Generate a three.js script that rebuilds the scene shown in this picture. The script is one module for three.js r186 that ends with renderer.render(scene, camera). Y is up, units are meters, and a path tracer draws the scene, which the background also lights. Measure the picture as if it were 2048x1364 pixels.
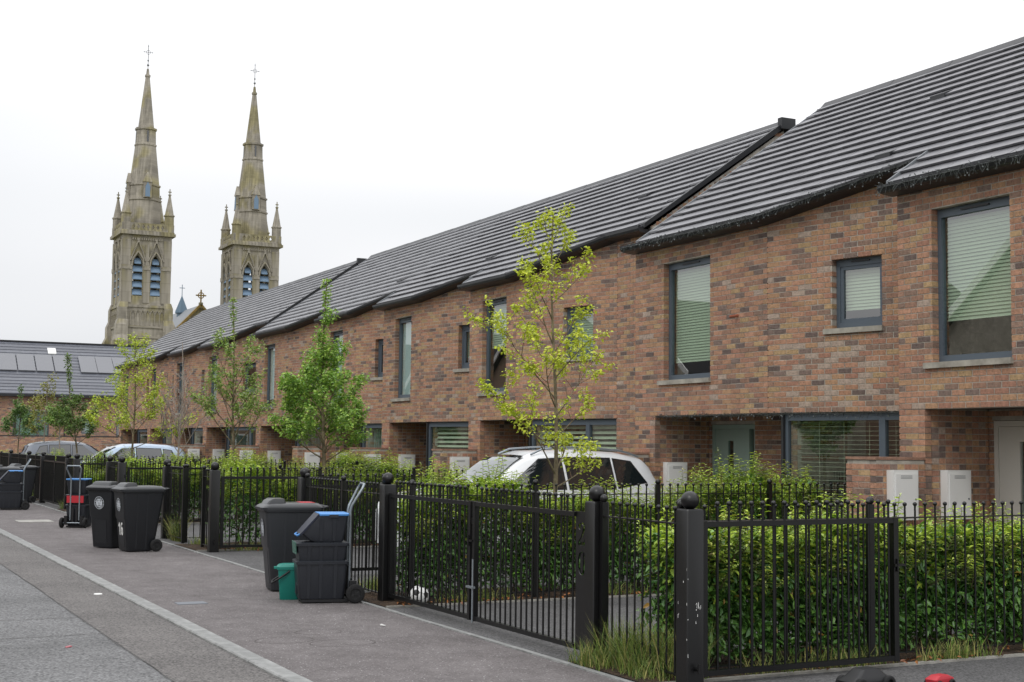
import * as THREE from 'three';
import { mergeGeometries, mergeVertices, toCreasedNormals } from 'three/addons/utils/BufferGeometryUtils.js';
import { FontLoader } from 'three/addons/loaders/FontLoader.js';
import { TextGeometry } from 'three/addons/geometries/TextGeometry.js';
// World: x = away from the road towards the houses, -z = along the street, y = up, metres. The photographer stands at x = 0, z = 0.
const scene = new THREE.Scene();
const camera = new THREE.PerspectiveCamera(27.862, 2048 / 1364, 0.1, 2000);
camera.position.set(0, 1.75, 0);
camera.rotation.set(0.07557, -0.46740, 0.011, 'YXZ');
scene.add(camera);
const renderer = new THREE.WebGLRenderer({ antialias: true });
renderer.toneMapping = THREE.LinearToneMapping;
renderer.toneMappingExposure = 0.84;
renderer.outputColorSpace = THREE.SRGBColorSpace;
renderer.shadowMap.enabled = true;

// ---------- random and noise
function rng(seed) { let a = seed >>> 0; return () => { a = (a + 0x6D2B79F5) | 0; let t = Math.imul(a ^ (a >>> 15), 1 | a); t = (t + Math.imul(t ^ (t >>> 7), 61 | t)) ^ t; return ((t ^ (t >>> 14)) >>> 0) / 4294967296; }; }
const lerp = (a, b, t) => a + (b - a) * t, clamp = (x, a, b) => Math.min(b, Math.max(a, x)), sm = (a, b, x) => { const t = clamp((x - a) / (b - a), 0, 1); return t * t * (3 - 2 * t); };
function tileNoise(seed) { // periodic value noise, period p cells
  const r = rng(seed), T = new Float32Array(4096).map(() => r());
  const h = (x, y) => T[(Math.imul(x, 73) + Math.imul(y, 1291) + ((x * y) & 7) * 17) & 4095];
  return (u, v, p) => { const x = u * p, y = v * p, i = Math.floor(x), j = Math.floor(y), fx = x - i, fy = y - j, a = fx * fx * (3 - 2 * fx), b = fy * fy * (3 - 2 * fy), m = (k) => ((k % p) + p) % p;
    return lerp(lerp(h(m(i), m(j)), h(m(i + 1), m(j)), a), lerp(h(m(i), m(j + 1)), h(m(i + 1), m(j + 1)), a), b); };
}
function tex(size, fn, srgb = true) {
  const d = new Uint8Array(size * size * 4);
  for (let y = 0; y < size; y++) for (let x = 0; x < size; x++) { const c = fn(x / size, y / size, x, y), k = (y * size + x) * 4; d[k] = clamp(c[0], 0, 1) * 255; d[k + 1] = clamp(c[1], 0, 1) * 255; d[k + 2] = clamp(c[2], 0, 1) * 255; d[k + 3] = 255; }
  const t = new THREE.DataTexture(d, size, size); t.wrapS = t.wrapT = THREE.RepeatWrapping; t.magFilter = THREE.LinearFilter; t.minFilter = THREE.LinearFilter; if (srgb) t.colorSpace = THREE.SRGBColorSpace; t.needsUpdate = true; return t;
}
const rep = (t, r) => { const c = t.clone(); c.repeat.set(r, r); c.needsUpdate = true; return c; };

// ---------- sky: bright overcast
{
  const W = 1024, Hh = 512, d = new Float32Array(W * Hh * 4), n1 = tileNoise(5), n2 = tileNoise(6);
  for (let j = 0; j < Hh; j++) for (let i = 0; i < W; i++) {
    const el = (j + 0.5) / Hh * Math.PI - Math.PI / 2, u = i / W, s = Math.sin(Math.max(el, 0));
    const v = 0.5 + Math.atan(2.2 * Math.tan(clamp(el, -1.4, 1.4))) / Math.PI;
    const cl = 0.45 * n1(u, v, 8) + 0.3 * n2(u + 0.13, v, 17) + 0.25 * n1(u, v + 0.3, 34);
    const base = 0.97 + 1.2 * s, m = 1 + (cl - 0.5) * 0.8 * (1 - 0.4 * s), k = (j * W + i) * 4;
    const g = el < 0 ? 0.35 + 0.7 * Math.exp(el * 6) : 1;
    const L = base * m * g;
    d[k] = L * lerp(0.955, 1.0, sm(0.35, 0.6, cl)); d[k + 1] = L * lerp(0.985, 1.0, sm(0.35, 0.6, cl)); d[k + 2] = L * 1.02; d[k + 3] = 1;
  }
  const t = new THREE.DataTexture(d, W, Hh, THREE.RGBAFormat, THREE.FloatType); t.mapping = THREE.EquirectangularReflectionMapping; t.magFilter = THREE.LinearFilter; t.minFilter = THREE.LinearFilter; t.needsUpdate = true;
  scene.background = t; scene.environment = t;
}
const sun = new THREE.DirectionalLight(new THREE.Color(1, 0.97, 0.92), 0.9);
sun.position.set(-40, 70, 25); sun.target.position.set(9, 0, -20); sun.castShadow = true; sun.shadow.radius = 34; sun.shadow.mapSize.set(2048, 2048);
{ const c = sun.shadow.camera; c.left = -60; c.right = 60; c.top = 60; c.bottom = -60; c.near = 1; c.far = 260; }
scene.add(sun, sun.target);

// ---------- builders
const V = (x, y, z) => new THREE.Vector3(x, y, z);
class MB { // collects faces; origin is subtracted so that parts sit under a thing placed at that origin
  constructor(o = [0, 0, 0]) { this.o = o; this.p = []; this.n = []; this.t = []; this.c = []; this.i = []; this.colored = false; }
  vert(x, y, z, nx, ny, nz, u, v, c) { this.p.push(x - this.o[0], y - this.o[1], z - this.o[2]); this.n.push(nx, ny, nz); this.t.push(u, v); if (c) this.colored = true; c = c || [1, 1, 1]; this.c.push(c[0], c[1], c[2]); return this.p.length / 3 - 1; }
  poly(pts, c, uo = 0, vo = 0) { // flat convex polygon, counter-clockwise from outside
    const a = pts[0], b = pts[1], d = pts[pts.length - 1];
    const e = [b[0] - a[0], b[1] - a[1], b[2] - a[2]], f = [d[0] - a[0], d[1] - a[1], d[2] - a[2]];
    let n = [e[1] * f[2] - e[2] * f[1], e[2] * f[0] - e[0] * f[2], e[0] * f[1] - e[1] * f[0]]; const l = Math.hypot(...n) || 1; n = n.map((x) => x / l);
    const el = Math.hypot(...e) || 1, U = e.map((x) => x / el), W = [n[1] * U[2] - n[2] * U[1], n[2] * U[0] - n[0] * U[2], n[0] * U[1] - n[1] * U[0]];
    const k = pts.map((q) => this.vert(q[0], q[1], q[2], n[0], n[1], n[2], uo + q[0] * U[0] + q[1] * U[1] + q[2] * U[2], vo + q[0] * W[0] + q[1] * W[1] + q[2] * W[2], c));
    for (let j = 1; j < k.length - 1; j++) this.i.push(k[0], k[j], k[j + 1]);
    return this;
  }
  box(x0, y0, z0, x1, y1, z1, c) { return this.hexa([[x0, y0, z1], [x1, y0, z1], [x1, y0, z0], [x0, y0, z0]], [[x0, y1, z1], [x1, y1, z1], [x1, y1, z0], [x0, y1, z0]], c); }
  hexa(b, t, c, uo = 0, vo = 0) { // bottom and top rings, both counter-clockwise seen from above
    const m = b.length; for (let k = 0; k < m; k++) { const j = (k + 1) % m; this.poly([b[k], b[j], t[j], t[k]], c, uo, vo); }
    this.poly(t, c, uo, vo); this.poly([...b].reverse(), c, uo, vo); return this;
  }
  obox(o, a, b, u, v, w, c) { // oriented box: o corner, a,b unit axes in plan etc. u,v,w = edge vectors
    const add = (p, ...q) => q.reduce((s, e) => [s[0] + e[0], s[1] + e[1], s[2] + e[2]], p);
    return this.hexa([o, add(o, u), add(o, u, v), add(o, v)], [add(o, w), add(o, u, w), add(o, u, v, w), add(o, v, w)], c);
  }
  tube(pts, rad, seg = 6, c, cap = true) {
    const P = pts.map((q) => V(q[0], q[1], q[2])), L = P.length; let N = null; const rings = []; let len = 0;
    for (let k = 0; k < L; k++) {
      const T = (k < L - 1 ? P[k + 1].clone().sub(P[k]) : P[k].clone().sub(P[k - 1])); if (k > 0 && k < L - 1) T.normalize().add(P[k].clone().sub(P[k - 1]).normalize()); T.normalize();
      if (!N) { N = Math.abs(T.y) < 0.9 ? V(0, 1, 0) : V(1, 0, 0); } N = N.clone().sub(T.clone().multiplyScalar(N.dot(T))).normalize(); const B = T.clone().cross(N);
      if (k) len += P[k].distanceTo(P[k - 1]); const r = Array.isArray(rad) ? rad[k] : rad, ring = [];
      for (let s = 0; s <= seg; s++) { const a = s / seg * Math.PI * 2, d = N.clone().multiplyScalar(Math.cos(a)).add(B.clone().multiplyScalar(Math.sin(a))); ring.push(this.vert(P[k].x + d.x * r, P[k].y + d.y * r, P[k].z + d.z * r, d.x, d.y, d.z, s / seg * r * 6.28, len, c)); }
      rings.push(ring);
    }
    for (let k = 0; k < L - 1; k++) for (let s = 0; s < seg; s++) { const a = rings[k][s], b = rings[k][s + 1], d = rings[k + 1][s], e = rings[k + 1][s + 1]; this.i.push(a, b, e, a, e, d); }
    if (cap) for (const k of [0, L - 1]) { const m = this.vert(P[k].x, P[k].y, P[k].z, 0, k ? 1 : -1, 0, 0, 0, c); for (let s = 0; s < seg; s++) k ? this.i.push(rings[k][s], rings[k][s + 1], m) : this.i.push(rings[k][s + 1], rings[k][s], m); }
    return this;
  }
  geo(g, M, c) { g = g.index ? g : mergeVertices(g); const p = g.attributes.position, n = g.attributes.normal, t = g.attributes.uv, N = new THREE.Matrix3(), q = V(), off = this.p.length / 3; if (M) N.getNormalMatrix(M);
    for (let k = 0; k < p.count; k++) { q.fromBufferAttribute(p, k); if (M) q.applyMatrix4(M); const x = q.x, y = q.y, z = q.z; q.fromBufferAttribute(n, k); if (M) q.applyMatrix3(N).normalize(); this.vert(x, y, z, q.x, q.y, q.z, t ? t.getX(k) : 0, t ? t.getY(k) : 0, c); }
    for (let k = 0; k < g.index.count; k++) this.i.push(off + g.index.getX(k)); return this; }
  make() { const g = new THREE.BufferGeometry(); g.setAttribute('position', new THREE.Float32BufferAttribute(this.p, 3)); g.setAttribute('normal', new THREE.Float32BufferAttribute(this.n, 3)); g.setAttribute('uv', new THREE.Float32BufferAttribute(this.t, 2)); if (this.colored) g.setAttribute('color', new THREE.Float32BufferAttribute(this.c, 3)); g.setIndex(this.i); return g; }
}
const used = {};
const numbered = (n) => { const k = (used[n] = (used[n] ?? -1) + 1); return k ? `${n}_${String(k).padStart(3, '0')}` : n; };
function part(parent, name, g, m) { if (g instanceof MB) g = g.make(); const o = new THREE.Mesh(g, m); o.name = name; o.castShadow = o.receiveShadow = true; parent.add(o); return o; }
function thing(name, label, category, at = [0, 0, 0], turn = 0, group) { const o = new THREE.Group(); o.name = numbered(name); o.position.set(...at); o.rotation.y = turn; o.userData = { label, category }; if (group) o.userData.group = group; scene.add(o); return o; }
function one(name, g, m, label, category, at = [0, 0, 0], turn = 0, group) { const o = part(scene, numbered(name), g, m); o.position.set(...at); o.rotation.y = turn; o.userData = { label, category }; if (group) o.userData.group = group; return o; }
function structure(name, g, m) { const o = part(scene, name, g, m); o.userData.kind = 'structure'; return o; }
const stuff = (o) => { o.userData.kind = 'stuff'; return o; };
function copyThing(src, at, turn, label) { const c = src.clone(); c.name = numbered(src.name.replace(/_\d{3}$/, '')); c.position.set(...at); c.rotation.y = turn; c.userData = { ...src.userData }; if (label) c.userData.label = label; scene.add(c); return c; }
function instanced(parent, name, g, m, list) { // list of [Matrix4, Color]
  const o = new THREE.InstancedMesh(g, m, list.length); list.forEach(([M, c], k) => { o.setMatrixAt(k, M); o.setColorAt(k, c); }); o.name = name; o.castShadow = o.receiveShadow = true; parent.add(o); return stuff(o); }
const lin = (r, g, b) => { const c = new THREE.Color().setRGB(r / 255, g / 255, b / 255, THREE.SRGBColorSpace); return [c.r, c.g, c.b]; };
const col = (r, g, b) => new THREE.Color().setRGB(r / 255, g / 255, b / 255, THREE.SRGBColorSpace);
const std = (o) => new THREE.MeshStandardMaterial(o), phys = (o) => new THREE.MeshPhysicalMaterial(o);
function roundRect(hw, hd, r, n = 5) { const q = []; for (const [sx, sz, a0] of [[1, 1, 0], [-1, 1, 1], [-1, -1, 2], [1, -1, 3]]) for (let k = 0; k <= n; k++) { const a = (a0 + k / n) * Math.PI / 2; q.push([sx * (hw - r) + Math.cos(a) * r, sz * (hd - r) + Math.sin(a) * r]); } return q; }
function loft(rings, capTop = true, capBottom = true) { // rings: arrays of [x,y,z] of equal count, bottom to top
  const P = [], I = [], n = rings[0].length; rings.forEach((r) => r.forEach((q) => P.push(...q)));
  for (let k = 0; k < rings.length - 1; k++) for (let s = 0; s < n; s++) { const a = k * n + s, b = k * n + (s + 1) % n; I.push(a, b + n, b, a, a + n, b + n); }
  const cap = (k, up) => { const r = rings[k], c = P.length / 3; P.push(...[0, 1, 2].map((e) => r.reduce((s, q) => s + q[e], 0) / n)); for (let s = 0; s < n; s++) { const a = k * n + s, b = k * n + (s + 1) % n; up ? I.push(c, b, a) : I.push(c, a, b); } };
  if (capTop) cap(rings.length - 1, true); if (capBottom) cap(0, false);
  let g = new THREE.BufferGeometry(); g.setAttribute('position', new THREE.Float32BufferAttribute(P, 3)); g.setAttribute('uv', new THREE.Float32BufferAttribute(P.flatMap((_, k) => k % 3 ? [] : [P[k] + P[k + 2], P[k + 1]]), 2)); g.setIndex(I); return toCreasedNormals(g, 0.6);
}

// ---------- materials
const nA = tileNoise(11), nB = tileNoise(12), nC = tileNoise(13);
const fbm = (u, v, p) => 0.5 * nA(u, v, p) + 0.3 * nB(u, v, p * 2) + 0.2 * nC(u, v, p * 4);
const T = {};
{ const r = rng(3);
  T.brick = tex(512, (u, v) => { const a = fbm(u, v, 24), b = nC(u, v, 170), g = 0.93 + (a - 0.5) * 0.34 + (b - 0.5) * 0.22; return [g, g, g]; });
  T.brickBump = tex(512, (u, v) => { const g = 0.5 * fbm(u, v, 40) + 0.5 * nC(u, v, 150); return [g, g, g]; }, false);
  const chip = new Float32Array(1024 * 1024); for (let k = 0; k < 5600; k++) { const x = r() * 1024 | 0, y = r() * 1024 | 0, w = 1 + (r() * 3.2 | 0), h = 1 + (r() * 3.2 | 0), a = (k % 9 ? 0.4 + r() * 0.75 : -0.5 - r() * 0.3); for (let j = 0; j < h; j++) for (let i = 0; i < w; i++) chip[((y + j) & 1023) * 1024 + ((x + i) & 1023)] = a; }
  T.pave = tex(1024, (u, v, x, y) => { const f = (r() - 0.5) * 0.11 + (nC(u, v, 300) - 0.5) * 0.10, g = (fbm(u, v, 5) - 0.5) * 0.10 + (fbm(u, v, 22) - 0.5) * 0.08, c = chip[y * 1024 + x]; return [0.392 + f + g + c * 0.30, 0.372 + f + g + c * 0.31, 0.371 + f + g + c * 0.31]; });
  T.road = tex(1024, (u, v) => { const e = nC(u, v, 256), s = e > 0.66 ? 0.07 : e < 0.28 ? -0.11 : 0, f = (r() - 0.5) * 0.10 + s, g = (fbm(u, v, 4) - 0.5) * 0.12; return [0.40 + f + g, 0.40 + f + g, 0.402 + f + g]; });
  T.roadBump = tex(512, (u, v) => { const g = 0.6 * nC(u, v, 128) + 0.4 * nA(u, v, 250); return [g, g, g]; }, false);
  T.concrete = tex(512, (u, v) => { const g = 0.83 + (fbm(u, v, 8) - 0.5) * 0.3 + (r() - 0.5) * 0.1; return [g, g, g * 0.985]; });
  T.tile = tex(512, (u, v) => { const g = 0.92 + (fbm(u, v, 12) - 0.5) * 0.18 + (r() - 0.5) * 0.07; return [g, g, g]; });
  T.stone = tex(1024, (u, v) => { const c = Math.floor(v * 26), off = (c * 0.37) % 1, b = Math.floor((u + off) * 14), h = ((Math.sin(b * 91.7 + c * 47.3) * 43758.5) % 1 + 1) % 1, line = (v * 26) % 1 < 0.07 ? -0.07 : 0, big = 0.5 * fbm(u, v, 4) + 0.5 * nB(u * 6, v, 6), m = sm(0.5, 0.75, fbm(v, u, 3)) * 0.6, g = 0.86 + (h - 0.5) * 0.07 + line + (big - 0.5) * 0.42 + (r() - 0.5) * 0.05; return [g * lerp(1, 0.95, m), g * lerp(1, 0.93, m), g * lerp(1, 0.68, m)]; });
  T.dirt = tex(512, (u, v) => { const g = 0.8 + (fbm(u, v, 10) - 0.5) * 0.7 + (r() - 0.5) * 0.3; return [g, g * 0.96, g * 0.9]; });
  T.scuff = tex(512, (u, v) => { const g = 0.5 + (fbm(u, v, 6) - 0.5) * 0.7 + (nC(u, v, 90) - 0.5) * 0.25; return [g, g, g]; }, false);
}
const M = {
  brickV: std({ vertexColors: true, map: T.brick, bumpMap: T.brickBump, bumpScale: 0.006, roughness: 0.95 }),
  mortar: std({ color: col(206, 198, 188), map: T.concrete, roughness: 1 }),
  tileV: std({ vertexColors: true, map: T.tile, roughness: 0.34 }),
  deck: std({ color: col(45, 45, 48), roughness: 0.9 }),
  gutter: std({ color: col(34, 35, 38), roughness: 0.45 }),
  frame: std({ color: col(82, 92, 102), roughness: 0.5 }),
  sill: std({ color: col(188, 182, 172), map: T.concrete, roughness: 0.9 }),
  glass: phys({ color: new THREE.Color(0.72, 0.83, 0.80), transmission: 1, thickness: 0, roughness: 0.0, ior: 2.6 }),
  blind: std({ color: col(216, 216, 190), roughness: 0.7 }),
  blindWhite: std({ color: col(226, 228, 228), roughness: 0.75 }),
  curtain: phys({ color: col(165, 200, 188), roughness: 0.95, transmission: 0.3, thickness: 0 }),
  inside: std({ color: col(150, 145, 136), roughness: 1 }),
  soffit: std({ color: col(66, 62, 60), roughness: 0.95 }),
  doorGreen: std({ color: col(150, 170, 160), roughness: 0.5 }), doorCream: std({ color: col(214, 210, 200), roughness: 0.5 }), doorDark: std({ color: col(60, 66, 70), roughness: 0.5 }),
  lead: std({ color: col(120, 124, 128), roughness: 0.6 }),
  white: std({ color: col(232, 232, 229), roughness: 0.5 }),
  iron: std({ color: col(13, 13, 14), roughness: 0.36 }),
  pave: std({ map: T.pave, bumpMap: T.roadBump, bumpScale: 0.003, roughness: 0.92 }),
  drive: std({ map: T.road, color: col(214, 212, 212), bumpMap: T.roadBump, bumpScale: 0.003, roughness: 0.92 }),
  road: std({ map: T.road, bumpMap: T.roadBump, bumpScale: 0.005, roughness: 0.92 }),
  kerb: std({ color: col(176, 173, 167), map: T.concrete, bumpMap: T.roadBump, bumpScale: 0.002, roughness: 0.9 }),
  soil: std({ color: col(88, 72, 58), map: T.dirt, bumpMap: T.brickBump, bumpScale: 0.03, roughness: 1 }),
  stone: std({ color: col(172, 165, 152), map: rep(T.stone, 0.125), roughness: 0.95 }),
  stoneV: std({ vertexColors: true, map: T.stone, roughness: 0.95 }),
  louvre: std({ color: col(112, 136, 160), roughness: 0.6 }),
  bin: std({ color: col(30, 32, 36), roughness: 0.46 }), binGrey: std({ color: col(46, 48, 52), roughness: 0.48 }), binLid: std({ color: col(44, 46, 49), roughness: 0.3 }),
  box: std({ color: col(40, 43, 49), roughness: 0.42 }), blue: std({ color: col(78, 140, 205), roughness: 0.5 }), green: std({ color: col(20, 122, 110), roughness: 0.5 }), flapGreen: std({ color: col(70, 110, 98), roughness: 0.55 }), red: std({ color: col(180, 40, 52), roughness: 0.5 }),
  rubber: std({ color: col(26, 26, 27), roughness: 0.85 }), steel: std({ color: col(150, 158, 164), roughness: 0.4, metalness: 0.6 }),
  bark: std({ color: col(150, 142, 122), map: T.dirt, bumpMap: T.brickBump, bumpScale: 0.004, roughness: 0.95 }),
  twig: std({ color: col(112, 92, 76), roughness: 0.95 }), greyTwig: std({ color: col(150, 140, 130), roughness: 0.95 }),
  leafOld: std({ color: 0xffffff, roughness: 0.33, side: THREE.DoubleSide }),
  leafYoung: phys({ color: 0xffffff, roughness: 0.85, transmission: 0.35, thickness: 0, side: THREE.DoubleSide }),
  blade: phys({ color: 0xffffff, roughness: 0.9, transmission: 0.25, thickness: 0, side: THREE.DoubleSide }),
  wire: std({ color: col(58, 62, 60), roughness: 0.7 }), bulb: std({ color: col(96, 102, 102), roughness: 0.3 }),
  solar: phys({ color: col(96, 98, 104), roughness: 0.35, clearcoat: 0.6, clearcoatRoughness: 0.15 }),
  carWhite: phys({ color: col(226, 228, 230), roughness: 0.4, clearcoat: 1, clearcoatRoughness: 0.05 }), carGrey: phys({ color: col(92, 98, 108), roughness: 0.4, metalness: 0.3, clearcoat: 1, clearcoatRoughness: 0.05 }), carBlue: phys({ color: col(168, 186, 208), roughness: 0.35, metalness: 0.3, clearcoat: 1, clearcoatRoughness: 0.05 }),
  carGlass: phys({ color: col(26, 32, 34), roughness: 0.04, ior: 1.7, clearcoat: 1, clearcoatRoughness: 0.02 }), chrome: std({ color: col(200, 202, 205), roughness: 0.2, metalness: 0.9 }), blackTrim: std({ color: col(24, 24, 26), roughness: 0.5 }),
  render: std({ color: col(222, 214, 198), map: T.concrete, roughness: 0.95 }), redBrickFar: std({ color: col(160, 132, 112), map: T.brick, roughness: 0.95 }),
};
const NBRICK = 10;
const brickTones = [[188, 148, 115], [190, 144, 118], [174, 129, 108], [181, 137, 110], [165, 128, 108], [188, 157, 118], [152, 124, 108], [137, 117, 107], [118, 101, 94], [186, 165, 149]];
const brickWeights = [18, 16, 14, 15, 12, 9, 10, 6, 4, 3];
function pickTone(r) { let x = r() * brickWeights.reduce((a, b) => a + b); for (let k = 0; k < NBRICK; k++) if ((x -= brickWeights[k]) < 0) return k; return 0; }
const brickMats = brickTones.map((t) => std({ color: col(...t), map: T.brick, bumpMap: T.brickBump, bumpScale: 0.006, roughness: 0.95 }));
const tileTones = [[112, 112, 116], [121, 121, 125], [103, 103, 107]];
const tileMats = tileTones.map((t) => std({ color: col(...t), map: T.tile, roughness: 0.34 }));

// ---------- ground
const XF = 5.72; // railing line
{
  const flat = (x0, x1, z0, z1, y) => new MB().poly([[x0, y, z1], [x1, y, z1], [x1, y, z0], [x0, y, z0]]);
  const uvScale = (g, s) => { const a = g.attributes.uv; for (let k = 0; k < a.count; k++) a.setXY(k, a.getX(k) * s, a.getY(k) * s); return g; };
  structure('ground', uvScale(flat(-700, 700, -700, 300, -0.16).make(), 0.2), std({ color: col(120, 124, 92), map: T.dirt, roughness: 1 }));
  structure('road', uvScale(flat(-4.6, 3.19, -92, 14, -0.026).make(), 0.28), M.road);
  structure('gutter_strip', uvScale(flat(2.45, 3.19, -92, 14, -0.022).make(), 0.31), std({ map: T.road, color: col(250, 243, 238), bumpMap: T.roadBump, bumpScale: 0.003, roughness: 0.92 }));
  structure('pavement', uvScale(new MB().box(3.34, -0.15, -66, 5.44, 0, 14).make(), 0.3), M.pave);
  structure('far_pavement', uvScale(new MB().box(-7.4, -0.15, -92, -4.6, 0.01, 14).make(), 0.3), M.pave);
  structure('driveway', uvScale(new MB().box(5.5, -0.15, -66, 12.6, 0.004, 10).make(), 0.34), M.drive);
  structure('end_of_street_paving', uvScale(new MB().box(-40, -0.15, -96, 60, -0.02, -66).make(), 0.3), M.pave);
  const k = new THREE.Group(); k.name = 'kerb'; k.userData.kind = 'structure'; scene.add(k);
  const kr = (y, e) => [[-0.075 + e, y, 0.4555], [0.075, y, 0.4555], [0.075, y, -0.4555], [-0.075 + e, y, -0.4555]], g = new MB().hexa(kr(-0.15, 0), kr(-0.008, 0)).hexa(kr(-0.0079, 0.0), kr(0.002, 0.012)).make();
  const r = rng(41), km = [0, 1, 2].map((i) => std({ color: col(164 + i * 4, 165 + i * 4, 166 + i * 4), map: T.concrete, bumpMap: T.roadBump, bumpScale: 0.002, roughness: 0.9 }));
  for (let z = 0; z > -66; z -= 0.915) { const s = part(k, 'kerb_stone', g, km[r() * 3 | 0]); s.position.set(3.265 + (r() - 0.5) * 0.006, (r() - 0.5) * 0.003, z - 0.457); s.rotation.y = (r() - 0.5) * 0.003; }
  const e = new THREE.Group(); e.name = 'edging'; e.userData.kind = 'structure'; scene.add(e);
  const eg = new MB().box(-0.026, -0.15, -0.455, 0.026, 0.012, 0.455).make();
  for (let z = 4; z > -66; z -= 0.915) { const s = part(e, 'edging_stone', eg, km[r() * 3 | 0]); s.position.set(5.468, (r() - 0.5) * 0.006, z - 0.457); }
  // crack and joint in the road: a narrow recessed trench reinstatement line and covers in the pavement
  const joint = new MB(); let px = 2.5; for (let z = -5; z > -60; z -= 0.35) { const nx = 2.445 + Math.sin(z * 0.6) * 0.008 + (r() - 0.5) * 0.02; joint.poly([[px - 0.003, -0.0185, z], [px + 0.004, -0.0185, z], [nx + 0.004, -0.0185, z - 0.35], [nx - 0.003, -0.0185, z - 0.35]]); px = nx; }
  for (const z of [-13.1, -14.4]) joint.poly([[1.2, -0.0185, z], [2.45, -0.0185, z - 0.05], [2.45, -0.0185, z - 0.065], [1.2, -0.0185, z - 0.015]]);
  structure('road_joint', joint, std({ color: col(88, 86, 84), roughness: 1 }));
  const covers = [[3.8, -11.95, 0.27, 0.2], [4.22, -11.6, 0.3, 0.22], [4.25, -12.35, 0.22, 0.18]];
  covers.forEach(([x, z, a, b], i) => { const c = new MB(), N = 28; for (let q = 0; q < N; q++) { const t0 = q / N * 6.2832, t1 = (q + 1) / N * 6.2832, w = 0.008; c.poly([[x + Math.cos(t0) * a, 0.005, z - Math.sin(t0) * b], [x + Math.cos(t1) * a, 0.005, z - Math.sin(t1) * b], [x + Math.cos(t1) * (a - w), 0.005, z - Math.sin(t1) * (b - w)], [x + Math.cos(t0) * (a - w), 0.005, z - Math.sin(t0) * (b - w)]].reverse()); }
    one('inspection_cover', c, std({ color: col(98, 93, 91), roughness: 0.9 }), ['small round inspection cover set in the pavement, smallest of three', 'widest round inspection cover outline in the pavement', 'round inspection cover outline between the two larger covers'][[1, 1, 0][i] === 0 ? 0 : i === 1 ? 1 : 2], 'cover'); });
  one('valve_cover', new MB().box(-0.16, 0, -0.11, 0.16, 0.006, 0.11), std({ color: col(112, 116, 122), roughness: 0.7 }), 'grey rectangular valve cover in the pavement near the kerb', 'cover', [3.72, 0, -15.03]);
  one('access_cover', new MB().box(-0.36, 0, -0.42, 0.36, 0.008, 0.42), std({ color: col(186, 184, 180), map: T.concrete, roughness: 0.9 }), 'pale concrete access cover flush in the pavement', 'cover', [4.3, 0, -31.3]);
}

// ---------- terraced houses: a row whose front walls step in and out
const XA = 12.2, SL = 0.705, CA = Math.cos(Math.atan(SL)), SA = Math.sin(Math.atan(SL));
const roofY = (x) => 5.095 + SL * (x - 12.05);
const camAt = V(0, 1.75, 0);
const brickGeo = {}; // shared geometries of single bricks: local x along the wall, y up, face at z = 0
function sharedBrick(len) { const k = len.toFixed(3); if (!brickGeo[k]) { const b = new MB(); b.hexa([[0.003, 0, 0], [len - 0.003, 0, 0], [len, 0, -0.1], [0, 0, -0.1]].map((p) => p), [[0.003, 0.063, 0], [len - 0.003, 0.063, 0], [len, 0.063, -0.1], [0, 0.063, -0.1]]); brickGeo[k] = b.make(); const r = rng(len * 1000 | 0); const uv = brickGeo[k].attributes.uv; const a = r(), c = r(); for (let i = 0; i < uv.count; i++) uv.setXY(i, uv.getX(i) * 1.6 + a, uv.getY(i) * 1.6 + c); } return brickGeo[k]; }
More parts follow.
